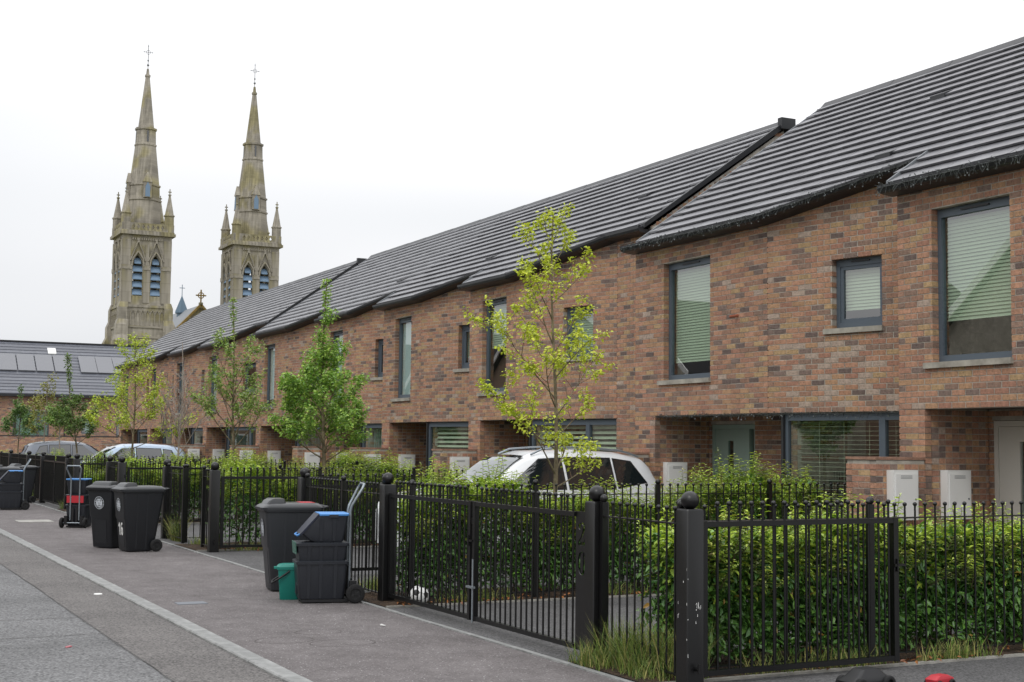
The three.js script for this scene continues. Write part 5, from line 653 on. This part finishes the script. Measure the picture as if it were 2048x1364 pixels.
{ // football with separate panels
  const b = thing('football', 'white and black football resting behind the number 20 gate', 'ball', [5.9, 0.115, -13.86]), R = 0.11, ico = new THREE.IcosahedronGeometry(1, 0).attributes.position, vs = []; for (let k = 0; k < ico.count; k++) { const v = V().fromBufferAttribute(ico, k); if (!vs.some((q) => q.distanceTo(v) < 0.01)) vs.push(v); }
  const edge = Math.min(...vs.slice(1).map((v) => v.distanceTo(vs[0]))) + 0.01, patch = (pts) => { const c = pts.reduce((a, p) => a.add(p), V()).divideScalar(pts.length), s = 4, mb = new MB(), P = (p) => { const q = c.clone().lerp(p, 0.955).normalize().multiplyScalar(R); return q; }; const put = (a, d, e) => { const n = a.clone().add(d).add(e).normalize(); const w = [a, d, e].map((q) => q.clone().normalize().multiplyScalar(R).toArray()); mb.poly(V(...w[1]).sub(V(...w[0])).cross(V(...w[2]).sub(V(...w[0]))).dot(n) > 0 ? w : w.reverse()); }; pts.forEach((p, k) => { const A = c, B = c.clone().lerp(p, 0.955), D = c.clone().lerp(pts[(k + 1) % pts.length], 0.955), at = (i, j) => A.clone().multiplyScalar(1 - (i + j) / s).addScaledVector(B, i / s).addScaledVector(D, j / s); for (let i = 0; i < s; i++) for (let j = 0; j < s - i; j++) { put(at(i, j), at(i + 1, j), at(i, j + 1)); if (i + j < s - 1) put(at(i + 1, j), at(i + 1, j + 1), at(i, j + 1)); } }); return mb; };
  part(b, 'bladder', new THREE.SphereGeometry(R * 0.985, 24, 16), M.rubber); const turn = new THREE.Quaternion().setFromEuler(new THREE.Euler(0.4, 0.7, 0.3));
  const third = (a, c) => a.clone().lerp(c, 1 / 3); const white = std({ color: col(228, 228, 226), roughness: 0.45 }), black = std({ color: col(30, 30, 32), roughness: 0.45 });
  for (const v of vs) { const nb = vs.filter((q) => q !== v && q.distanceTo(v) < edge); const x = nb[0].clone().sub(v).cross(v).normalize(), y = v.clone().cross(x); nb.sort((p, q) => Math.atan2(p.dot(y), p.dot(x)) - Math.atan2(q.dot(y), q.dot(x))); const m = part(b, 'panel', patch(nb.map((q) => third(v, q))), black); m.quaternion.copy(turn); }
  for (let i = 0; i < 12; i++) for (let j = i + 1; j < 12; j++) for (let k = j + 1; k < 12; k++) { const [p, q, w] = [vs[i], vs[j], vs[k]]; if (p.distanceTo(q) < edge && q.distanceTo(w) < edge && p.distanceTo(w) < edge) { const m = part(b, 'panel', patch([third(p, q), third(q, p), third(q, w), third(w, q), third(w, p), third(p, w)]), white); m.quaternion.copy(turn); } }
}
{ // toys by the open gate and litter on the road and pavement
  const toy = thing('toy_car', 'black toy car lying under the open gate', 'toy', [6.84, 0.004, -7.83], 0.1); part(toy, 'body', loft([[0.03, 0.2, 0.085], [0.09, 0.21, 0.09], [0.12, 0.15, 0.075], [0.17, 0.08, 0.06]].map(([y, a, c]) => roundRect(a, c, 0.03).map(([x, z]) => [x, y, z]))), M.blackTrim); const wg = wheelGeo(0.06, 0.045).rotateY(Math.PI / 2); for (const x of [-0.14, 0.14]) for (const z of [-0.09, 0.09]) { const w = part(toy, 'wheel', wg, M.rubber); w.position.set(x, 0.06, z); }
  const t2 = thing('toy_tractor', 'small red toy vehicle on the tarmac past the open gate', 'toy', [7.44, 0.004, -7.72], 0.2); part(t2, 'body', loft([[0.03, 0.11, 0.045], [0.075, 0.12, 0.05], [0.1, 0.06, 0.04]].map(([y, a, c]) => roundRect(a, c, 0.02).map(([x, z]) => [x, y, z]))), M.red); const w2 = wheelGeo(0.035, 0.03).rotateY(Math.PI / 2); for (const x of [-0.07, 0.08]) for (const z of [-0.05, 0.05]) { const w = part(t2, 'wheel', w2, M.rubber); w.position.set(x, 0.035, z); }
  one('bottle_top', new MB().geo(new THREE.CylinderGeometry(0.045, 0.05, 0.008, 16)), M.white, 'flat white lid lying on the road near the kerb', 'litter', [3.0, -0.018, -16.5]); const scrap = new MB().hexa([[-0.028, 0, 0.012], [0.028, 0.004, 0.016], [0.022, 0.006, -0.016], [-0.022, 0.003, -0.012]], [[-0.028, 0.006, 0.012], [0.028, 0.014, 0.016], [0.022, 0.014, -0.016], [-0.022, 0.01, -0.012]]).make();
  one('crisp_packet', scrap, std({ color: col(176, 110, 116), roughness: 0.9 }), 'faded red scrap of packet on the road', 'litter', [2.02, -0.026, -12.4], 0.4); one('orange_peel', scrap, std({ color: col(206, 120, 60), roughness: 0.8 }), 'small orange scrap on the road near the drain joint', 'litter', [1.85, -0.026, -17.4], 1.2); one('dry_leaf', scrap, std({ color: col(130, 70, 40), roughness: 0.9 }), 'curled brown leaf on the driveway inside the number 20 gate', 'leaf', [5.95, 0.008, -10.85], 0.7); one('paper_scrap', scrap, M.white, 'white paper scrap on the pavement before the number 20 gate', 'litter', [4.95, 0.004, -12.5], 2.0);
}

// ---------- the terrace across the end of the street
{
  const Z = -96, root = thing('cross_terrace', 'low brick terrace with solar panels closing the end of the street', 'house', [10, 0, Z]), o = [10, 0, Z], x0 = -14, x1 = 34;
  const openings = [[11.6, 13.9, 1.2, 3.7], [16.0, 16.8, 2.2, 3.5], [18.3, 19.8, 1.2, 3.5], [5.2, 7.2, 1.2, 3.7], [-1, 1.2, 1.2, 3.7], [23, 25, 1.2, 3.7]];
  const W = new Walls(o, 333); W.wall([x0, Z], [x1, Z], 0, 5.0, openings.map(([a, b, c, d]) => [a - x0, b - x0, c, d])); W.finish(root, 0);
  for (const [a, b, c, d] of openings) windowUnit(root, o, [a, Z], [1, 0], [0, 1], b - a, c, d, { sill: false, vent: false, blind: ['vertical', 0.0], from: 0.2, mullion: b - a > 1.8 ? (b - a) * 0.7 : 0 });
  const room = new MB(o); room.box(x0, 0, Z - 3, x1, 5, Z - 2.9); part(root, 'interior', room, M.inside);
  const slope = (q) => 5.02 + q * 0.72, R = new MB(o), D = 4.9; R.hexa([[x0 - 0.3, slope(-0.35) - 0.1, Z + 0.35], [x1 + 0.3, slope(-0.35) - 0.1, Z + 0.35], [x1 + 0.3, slope(D) - 0.1, Z - D], [x0 - 0.3, slope(D) - 0.1, Z - D]], [[x0 - 0.3, slope(-0.35), Z + 0.35], [x1 + 0.3, slope(-0.35), Z + 0.35], [x1 + 0.3, slope(D), Z - D], [x0 - 0.3, slope(D), Z - D]]); R.hexa([[x0, 5, Z - 9.8], [x1, 5, Z - 9.8], [x1, slope(D), Z - D], [x0, slope(D), Z - D]].reverse(), [[x0, 5.1, Z - 9.8], [x1, 5.1, Z - 9.8], [x1, slope(D) + 0.02, Z - D], [x0, slope(D) + 0.02, Z - D]].reverse());
  const roof = part(root, 'roof', R, M.deck), tone = [[96, 99, 108], [102, 105, 114], [90, 93, 102]].map((t) => std({ color: col(...t), map: T.tile, roughness: 0.34 }));
  for (let k = 0; k < 17; k++) { const q = -0.35 + k * 0.31; const c = new MB(o); c.hexa([[x0 - 0.3, slope(q), Z - q], [x1 + 0.3, slope(q), Z - q], [x1 + 0.3, slope(q + 0.33), Z - q - 0.33], [x0 - 0.3, slope(q + 0.33), Z - q - 0.33]], [[x0 - 0.3, slope(q) + 0.06, Z - q], [x1 + 0.3, slope(q) + 0.06, Z - q], [x1 + 0.3, slope(q + 0.33) + 0.02, Z - q - 0.33], [x0 - 0.3, slope(q + 0.33) + 0.02, Z - q - 0.33]]); part(roof, 'tile_course', c, tone[k % 3]); }
  part(roof, 'gutter', new MB(o).box(x0 - 0.3, slope(-0.35) - 0.16, Z + 0.33, x1 + 0.3, slope(-0.35) - 0.01, Z + 0.47), M.gutter); part(roof, 'ridge', new MB(o).box(x0 - 0.3, slope(D) + 0.0, Z - D - 0.12, x1 + 0.3, slope(D) + 0.1, Z - D + 0.12), M.gutter);
  for (const x of [6.05, 7.25, 8.45, 9.65, 10.85, 12.05, 13.25, 14.45, 16.15, 17.3, 18.45]) part(roof, 'solar_panel', new MB(o).hexa([[x, slope(1.75) + 0.13, Z - 1.75], [x + 1.12, slope(1.75) + 0.13, Z - 1.75], [x + 1.12, slope(3.4) + 0.13, Z - 3.4], [x, slope(3.4) + 0.13, Z - 3.4]], [[x, slope(1.75) + 0.17, Z - 1.75], [x + 1.12, slope(1.75) + 0.17, Z - 1.75], [x + 1.12, slope(3.4) + 0.17, Z - 3.4], [x, slope(3.4) + 0.17, Z - 3.4]]), M.solar);
  part(roof, 'rooflight', new MB(o).hexa([[14.2, slope(3.65) + 0.06, Z - 3.65], [14.75, slope(3.65) + 0.06, Z - 3.65], [14.75, slope(4.2) + 0.06, Z - 4.2], [14.2, slope(4.2) + 0.06, Z - 4.2]], [[14.2, slope(3.65) + 0.13, Z - 3.65], [14.75, slope(3.65) + 0.13, Z - 3.65], [14.75, slope(4.2) + 0.13, Z - 4.2], [14.2, slope(4.2) + 0.13, Z - 4.2]]), M.white);
  part(root, 'downpipe', new MB(o).tube([[14.9, 0, Z + 0.08], [14.9, 4.8, Z + 0.08]], 0.05, 8), M.gutter);
  const GW = thing('garden_wall', 'low brick garden wall in front of the cross terrace', 'wall', [10, 0, -88]), GWw = new Walls([10, 0, -88], 335); GWw.wall([-10, -88], [30, -88], 0, 1.95, []); GWw.finish(GW, 0); part(GW, 'coping', new MB([10, 0, -88]).box(-10, 1.955, -88.22, 30, 2.03, -87.98), M.soffit);
}

// ---------- the twin-towered church beyond
{
  const church = thing('church', 'grey sandstone church with two tall spires rising behind the terrace', 'church', [45, 0, -182]), O = [45, 0, -182];
  const louvreMat = M.louvre;
  const tower = (cx, cz) => {
    const half = 3.1, b = new MB(O), S = (x0, y0, z0, x1, y1, z1) => b.box(cx + x0, y0, cz + z0, cx + x1, y1, cz + z1);
    S(-half, 0, -half, half, 18.6, half); // lower stage with stepped buttresses
    for (const sx of [-1, 1]) for (const sz of [-1, 1]) { const q = (y0, y1, e, w) => S(sx > 0 ? half - w : -half - e, y0, sz > 0 ? half - w : -half - e, sx > 0 ? half + e : -half + w, y1, sz > 0 ? half + e : -half + w); q(0, 14.2, 0.85, 0.9); q(14.2, 16.2, 0.55, 0.9); q(16.2, 18.4, 0.28, 0.8);
      for (const [y, e, e2] of [[14.2, 0.85, 0.56], [16.2, 0.55, 0.29], [18.4, 0.28, 0.06]]) { const rg = (yy, g) => { const xa = sx > 0 ? half - 0.88 : -half - g, xb = sx > 0 ? half + g : -half + 0.88, za = sz > 0 ? half - 0.88 : -half - g, zz = sz > 0 ? half + g : -half + 0.88; return [[cx + xa, yy, cz + zz], [cx + xb, yy, cz + zz], [cx + xb, yy, cz + za], [cx + xa, yy, cz + za]]; }; b.hexa(rg(y + 0.002, e - 0.003), rg(y + 0.7, e2)); } }
    // belfry: corner piers, middle pier and spandrels leave two pointed openings a side
    const hb = 3.05, y0 = 18.6, y1 = 27.6, ow = 0.62, oc = 1.12; S(-half - 0.12, 18.45, -half - 0.12, half + 0.12, 18.75, half + 0.12);
    const side = (put, wd) => { const sh = new THREE.Shape(); sh.moveTo(-wd, y0); sh.lineTo(wd, y0); sh.lineTo(wd, y1); sh.lineTo(-wd, y1); sh.closePath(); for (const c of [-oc, oc]) { const p = new THREE.Path(); p.moveTo(c - ow, 19.9); p.lineTo(c + ow, 19.9); p.lineTo(c + ow, 23.6); p.quadraticCurveTo(c + ow, 24.5, c, 25.1); p.quadraticCurveTo(c - ow, 24.5, c - ow, 23.6); p.closePath(); sh.holes.push(p); } b.geo(new THREE.ExtrudeGeometry(sh, { depth: 0.75, bevelEnabled: false }), put); };
    const place = (a) => new THREE.Matrix4().makeRotationY(a).setPosition(cx, 0, cz).multiply(new THREE.Matrix4().makeTranslation(0, 0, hb - 0.75)); for (const [a, wd] of [[0, hb], [Math.PI / 2, hb - 0.752], [Math.PI, hb], [-Math.PI / 2, hb - 0.752]]) side(place(a), wd);
    for (const a of [0, -Math.PI / 2]) { const m = new THREE.Matrix4().makeRotationY(a).setPosition(cx, 0, cz), bar = (x0, ya, z0, x1, yb, z1) => b.geo(new THREE.BoxGeometry(x1 - x0, yb - ya, z1 - z0), m.clone().multiply(new THREE.Matrix4().makeTranslation((x0 + x1) / 2, (ya + yb) / 2, (z0 + z1) / 2)));
      for (const c of [-oc, oc]) { for (const s of [-1, 1]) { const rod = [[c + s * 0.75, 23.6, hb + 0.08], [c + s * 0.62, 24.6, hb + 0.1], [c, 25.5, hb + 0.12]].map((p) => V(...p).applyMatrix4(m).toArray()); b.tube(rod, 0.13, 5); b.tube([[c + s * 0.95, 24.3, hb + 0.1], [c, 26.9, hb + 0.12]].map((p) => V(...p).applyMatrix4(m).toArray()), 0.11, 5); } b.tube([[c, 26.6, hb + 0.12], [c, 27.2, hb + 0.12]].map((p) => V(...p).applyMatrix4(m).toArray()), [0.2, 0.1], 6); }
      for (const [xa, xb] of [[-hb, -1.82], [-0.42, 0.42], [1.82, hb]]) { bar(xa, 23.2, hb, xb, 23.75, hb + 0.14); bar(xa, 19.0, hb, xb, 23.2, hb + 0.06); } bar(-0.22, 23.75, hb, 0.22, 26.4, hb + 0.12); for (const s of [-1, 1]) { bar(s > 0 ? 2.05 : -3.05, 23.75, hb, s > 0 ? 3.05 : -2.05, 27.0, hb + 0.08); }
      for (let k = 0; k < 14; k++) bar(-1.9 + k * 0.275, 26.95, hb, -1.9 + k * 0.275 + 0.16, 27.25, hb + 0.16);
      for (let k = 0; k < 7; k++) { const x = -1.85 + k * 0.6; bar(x - 0.05, 16.2, half, x + 0.05, 18.0, half + 0.12); for (const s of [-1, 1]) b.tube([[x + 0.3 + s * 0.26, 17.6, half + 0.06], [x + 0.3, 18.15, half + 0.06]].map((p) => V(...p).applyMatrix4(m).toArray()), 0.06, 4); } bar(-2.2, 15.9, half, 2.2, 16.15, half + 0.14); bar(-2.2, 14.6, half, 2.2, 14.85, half + 0.1);
      for (const s of [-1, 1]) b.tube([[s * 0.95, 9, half + 0.05], [s * 0.95, 12.4, half + 0.05], [s * 0.6, 13.5, half + 0.08], [0, 14.2, half + 0.08]].map((p) => V(...p).applyMatrix4(m).toArray()), 0.14, 5); }
    S(-3.45, 27.6, -3.45, 3.45, 27.95, 3.45); S(-3.3, 27.95, -3.3, 3.3, 28.15, 3.3);
    // pierced parapet
    for (const [a, wp] of [[0, 3.25], [-Math.PI / 2, 2.998], [Math.PI / 2, 2.998], [Math.PI, 3.25]]) { const sh = new THREE.Shape(); sh.moveTo(-wp, 28.15); sh.lineTo(wp, 28.15); sh.lineTo(wp, 29.1); sh.lineTo(-wp, 29.1); sh.closePath(); for (let k = 0; k < 7; k++) { const c = -1.8 + k * 0.6, p = new THREE.Path(); p.moveTo(c, 28.3); p.lineTo(c + 0.2, 28.62); p.lineTo(c, 28.95); p.lineTo(c - 0.2, 28.62); p.closePath(); sh.holes.push(p); } b.geo(new THREE.ExtrudeGeometry(sh, { depth: 0.25, bevelEnabled: false }), new THREE.Matrix4().makeRotationY(a).setPosition(cx, 0, cz).multiply(new THREE.Matrix4().makeTranslation(0, 0, 3.0))); }
    const t = part(church, 'tower', b, M.stone);
    for (const a of [0, -Math.PI / 2]) for (const c of [-oc, oc]) for (let k = 0; k < 5; k++) { const y = 20.0 + k * 0.98, w = k === 4 ? 0.42 : ow, m = new THREE.Matrix4().makeRotationY(a).setPosition(cx, 0, cz), P = (x, yy, z) => V(x, yy, z).applyMatrix4(m).toArray(); part(t, 'louvre_slat', new MB(O).hexa([P(c - w, y, hb - 0.02), P(c + w, y, hb - 0.02), P(c + w, y + 0.7, hb - 0.5), P(c - w, y + 0.7, hb - 0.5)], [P(c - w, y + 0.1, hb - 0.02), P(c + w, y + 0.1, hb - 0.02), P(c + w, y + 0.8, hb - 0.5), P(c - w, y + 0.8, hb - 0.5)]), louvreMat); }
    for (const s of [0, -Math.PI / 2]) { const m = new THREE.Matrix4().makeRotationY(s).setPosition(cx, 0, cz), P = (x, yy, z) => V(x, yy, z).applyMatrix4(m).toArray(); part(t, 'lancet_window', new MB(O).poly([P(-0.85, 9, half + 0.03), P(0.85, 9, half + 0.03), P(0.85, 12.4, half + 0.03), P(0.5, 13.4, half + 0.03), P(0, 14.0, half + 0.03), P(-0.5, 13.4, half + 0.03), P(-0.85, 12.4, half + 0.03)]), M.louvre); }
    // octagonal spire with bands
    const oct = (y, rr) => Array.from({ length: 8 }, (_, k) => { const a = (k + 0.5) * Math.PI / 4; return [cx + Math.cos(a) * rr, y, cz + Math.sin(a) * rr]; }), sp = new MB(O); const prof = [[28.2, 2.28], [32.3, 2.05], [32.35, 2.18], [32.55, 2.18], [32.6, 2.02], [34.2, 1.95], [34.25, 2.08], [34.45, 2.08], [34.5, 1.9], [39.5, 1.34], [39.55, 1.42], [39.75, 1.42], [39.8, 1.32], [41.55, 1.26], [41.6, 1.4], [41.85, 1.4], [41.9, 1.02], [48.6, 0.28], [48.65, 0.36], [48.9, 0.36], [48.95, 0.22], [49.7, 0.14]]; sp.geo(loft(prof.map(([y, rr]) => oct(y, rr)))); part(t, 'spire', sp, M.stone);
    for (const a of [0, -Math.PI / 2]) { const m = new THREE.Matrix4().makeRotationY(a).setPosition(cx, 0, cz), P = (x, yy, z) => V(x, yy, z).applyMatrix4(m).toArray(), lu = new MB(O); lu.hexa([P(-0.5, 32.6, 2.25), P(0.5, 32.6, 2.25), P(0.5, 32.6, 1.5), P(-0.5, 32.6, 1.5)], [P(-0.5, 34.6, 2.15), P(0.5, 34.6, 2.15), P(0.5, 34.6, 1.5), P(-0.5, 34.6, 1.5)]); lu.hexa([P(-0.6, 34.6, 2.25), P(0.6, 34.6, 2.25), P(0.6, 34.6, 1.4), P(-0.6, 34.6, 1.4)], [P(-0.03, 35.9, 2.1), P(0.03, 35.9, 2.1), P(0.03, 35.9, 1.4), P(-0.03, 35.9, 1.4)]); const l = part(t, 'lucarne', lu, M.stone); part(t, 'lucarne_louvre', new MB(O).poly([P(-0.3, 32.7, 2.28), P(0.3, 32.7, 2.28), P(0.3, 34.0, 2.24), P(0, 34.6, 2.22), P(-0.3, 34.0, 2.24)]), louvreMat); part(t, 'slit_window', new MB(O).poly([P(-0.11, 39.95, 1.30), P(0.11, 39.95, 1.30), P(0.11, 41.3, 1.25), P(0, 41.5, 1.25), P(-0.11, 41.3, 1.25)]), M.carGlass); }
    for (const sx of [-1, 1]) for (const sz of [-1, 1]) { const pc = new MB(O), px = cx + sx * 2.7, pz = cz + sz * 2.7, oc8 = (y, rr) => Array.from({ length: 8 }, (_, k) => { const a = (k + 0.5) * Math.PI / 4; return [px + Math.cos(a) * rr, y, pz + Math.sin(a) * rr]; }); pc.geo(loft([[28.1, 0.62], [30.2, 0.6], [30.25, 0.7], [30.4, 0.7], [30.45, 0.56], [32.9, 0.12], [32.95, 0.2], [33.1, 0.2], [33.15, 0.07], [33.8, 0.06]].map(([y, rr]) => oc8(y, rr)))); pc.box(px - 0.2, 33.35, pz - 0.05, px + 0.2, 33.48, pz + 0.05); part(t, 'pinnacle', pc, M.stone); }
    const cr = new MB(O); cr.tube([[cx, 49.6, cz], [cx, 52.9, cz]], 0.04, 6).tube([[cx - 0.55, 51.9, cz], [cx + 0.55, 51.9, cz]], 0.032, 6).geo(new THREE.TorusGeometry(0.26, 0.025, 6, 18), new THREE.Matrix4().setPosition(cx, 51.9, cz)); for (const [dx, dy] of [[-0.55, 0], [0.55, 0], [0, 0.8]]) cr.geo(ball(0.07, 8, 6), new THREE.Matrix4().setPosition(cx + dx, 51.9 + dy, cz)); cr.geo(ball(0.16, 8, 6), new THREE.Matrix4().setPosition(cx, 50.2, cz)).geo(ball(0.12, 8, 6), new THREE.Matrix4().setPosition(cx, 50.8, cz)); part(t, 'finial_cross', cr, M.lead);
  };
  tower(36.3, -177.2); tower(51.0, -179.2);
  // nave gable between the towers, with its cross, and the small spirelet
  const nv = new MB(O), gx = 47.2, gz = -190; nv.hexa([[39, 0, gz], [55, 0, gz], [55, 0, gz - 40], [39, 0, gz - 40]], [[39, 12, gz], [55, 12, gz], [55, 12, gz - 40], [39, 12, gz - 40]]); nv.poly([[39, 12, gz], [55, 12, gz], [gx, 20.6, gz]]); nv.box(gx - 0.25, 20.3, gz - 0.25, gx + 0.25, 21.1, gz + 0.25); const nave = part(church, 'nave', nv, M.stone);
  part(nave, 'nave_roof', new MB(O).hexa([[38.6, 11.9, gz - 0.2], [gx, 20.5, gz - 0.2], [gx, 20.5, gz - 40], [38.6, 11.9, gz - 40]], [[38.6, 12.2, gz - 0.2], [gx, 20.8, gz - 0.2], [gx, 20.8, gz - 40], [38.6, 12.2, gz - 40]]).hexa([[gx, 20.5, gz - 0.2], [55.4, 11.9, gz - 0.2], [55.4, 11.9, gz - 40], [gx, 20.5, gz - 40]], [[gx, 20.8, gz - 0.2], [55.4, 12.2, gz - 0.2], [55.4, 12.2, gz - 40], [gx, 20.8, gz - 40]]), M.lead);
  const gc = new MB(O); gc.tube([[gx, 21, gz], [gx, 22.9, gz]], 0.11, 6).tube([[gx - 0.72, 22.1, gz], [gx + 0.72, 22.1, gz]], 0.1, 6).geo(new THREE.TorusGeometry(0.4, 0.07, 6, 18), new THREE.Matrix4().setPosition(gx, 22.1, gz)); for (const s of [-1, 1]) gc.hexa([[gx + s * 8.2 - 0.2, 11.9, gz + 0.3], [gx + s * 8.2 + 0.2, 11.9, gz + 0.3], [gx + s * 8.2 + 0.2, 11.9, gz - 0.3], [gx + s * 8.2 - 0.2, 11.9, gz - 0.3]], [[gx - 0.2, 20.8, gz + 0.3], [gx + 0.2, 20.8, gz + 0.3], [gx + 0.2, 20.8, gz - 0.3], [gx - 0.2, 20.8, gz - 0.3]]); part(nave, 'gable_cross', gc, std({ color: col(168, 142, 88), map: T.stone, roughness: 0.95 }));
  const fl = new MB(O), fx = 46.9, fz = -200; const o8 = (y, rr) => Array.from({ length: 8 }, (_, k) => { const a = (k + 0.5) * Math.PI / 4; return [fx + Math.cos(a) * rr, y, fz + Math.sin(a) * rr]; }); fl.geo(loft([[16, 0.75], [20.3, 0.7], [20.4, 0.95], [20.6, 0.95], [22.9, 0.06], [23.4, 0.05]].map(([y, rr]) => o8(y, rr)))).tube([[fx, 23.3, fz], [fx, 24.6, fz]], 0.05, 5).tube([[fx - 0.4, 24.1, fz], [fx + 0.4, 24.1, fz]], 0.05, 5); part(nave, 'spirelet', fl, std({ color: col(96, 118, 136), roughness: 0.6 }));
}
// ---------- houses on the photographer's side of the street: the windows mirror them
{
  const wm = [M.render, M.redBrickFar];
  for (let k = 0; k < 9; k++) { const z = -8 - k * 11.5, root = thing('gabled_house', ['brown brick gabled house across the road with white bargeboards', 'rendered gabled house across the road with white bargeboards'][k % 2 ? 0 : 1], 'house', [-13, 0, z], 0, 'gabled houses across the road'), b = new MB(), w = 4.4, d = 4;
    b.hexa([[-d, 0, w], [d, 0, w], [d, 0, -w], [-d, 0, -w]], [[-d, 5, w], [d, 5, w], [d, 5, -w], [-d, 5, -w]]); b.poly([[d, 5, w], [d, 5, -w], [d, 8.4, 0]]); b.poly([[-d, 5, -w], [-d, 5, w], [-d, 8.4, 0]]); part(root, 'wall', b, wm[k % 2]);
    const r = new MB(); for (const s of [1, -1]) r.hexa([[-d - 0.2, 4.75, s * (w + 0.35)], [d + 0.3, 4.75, s * (w + 0.35)], [d + 0.3, 8.45, 0], [-d - 0.2, 8.45, 0]].map((p) => p), [[-d - 0.2, 4.95, s * (w + 0.35)], [d + 0.3, 4.95, s * (w + 0.35)], [d + 0.3, 8.65, 0], [-d - 0.2, 8.65, 0]]); const rf = part(root, 'roof', r, M.deck);
    const bb = new MB(); for (const s of [1, -1]) bb.hexa([[d + 0.3, 4.7, s * (w + 0.35)], [d + 0.36, 4.7, s * (w + 0.35)], [d + 0.36, 8.4, 0], [d + 0.3, 8.4, 0]], [[d + 0.3, 5.0, s * (w + 0.35)], [d + 0.36, 5.0, s * (w + 0.35)], [d + 0.36, 8.7, 0], [d + 0.3, 8.7, 0]]); part(rf, 'bargeboard', bb, M.white);
    for (const [zz, y, ww, hh] of [[-2.2, 3.2, 1.5, 1.3], [1.8, 3.2, 1.5, 1.3], [-2.2, 0.8, 1.8, 1.4]]) { const f = part(root, 'window', new MB().box(d + 0.002, y, zz - ww / 2, d + 0.05, y + hh, zz + ww / 2), M.white); for (const s of [-1, 1]) part(f, 'pane', new MB().box(d + 0.051, y + 0.08, zz + s * ww / 4 - ww / 4 + 0.06, d + 0.06, y + hh - 0.08, zz + s * ww / 4 + ww / 4 - 0.06), M.carGlass); }
    part(root, 'door', new MB().box(d + 0.002, 0, 1.3, d + 0.06, 2.1, 2.25), M.doorDark);
  }
}
{ const r = rng(191), ring = Array.from({ length: 16 }, (_, k) => [1.3 + k * 0.14, k * 2.4, 1.15 - k * 0.03, 0.7 + r() * 0.6]);
  for (const z of [-24, -31, -38, -46, -55, -66]) { const t = tree([-6.3, 0, z], 4.9, 'leafy green tree across the road in front of the gabled houses', { seed: 100 - z, n: 46, leaf: 0.12, trunkR: 0.05, clump: 0.28, tone: [lin(88, 128, 50), lin(140, 170, 70)], limbs: ring }); t.userData.group = 'trees across the road'; } }
renderer.render(scene, camera);
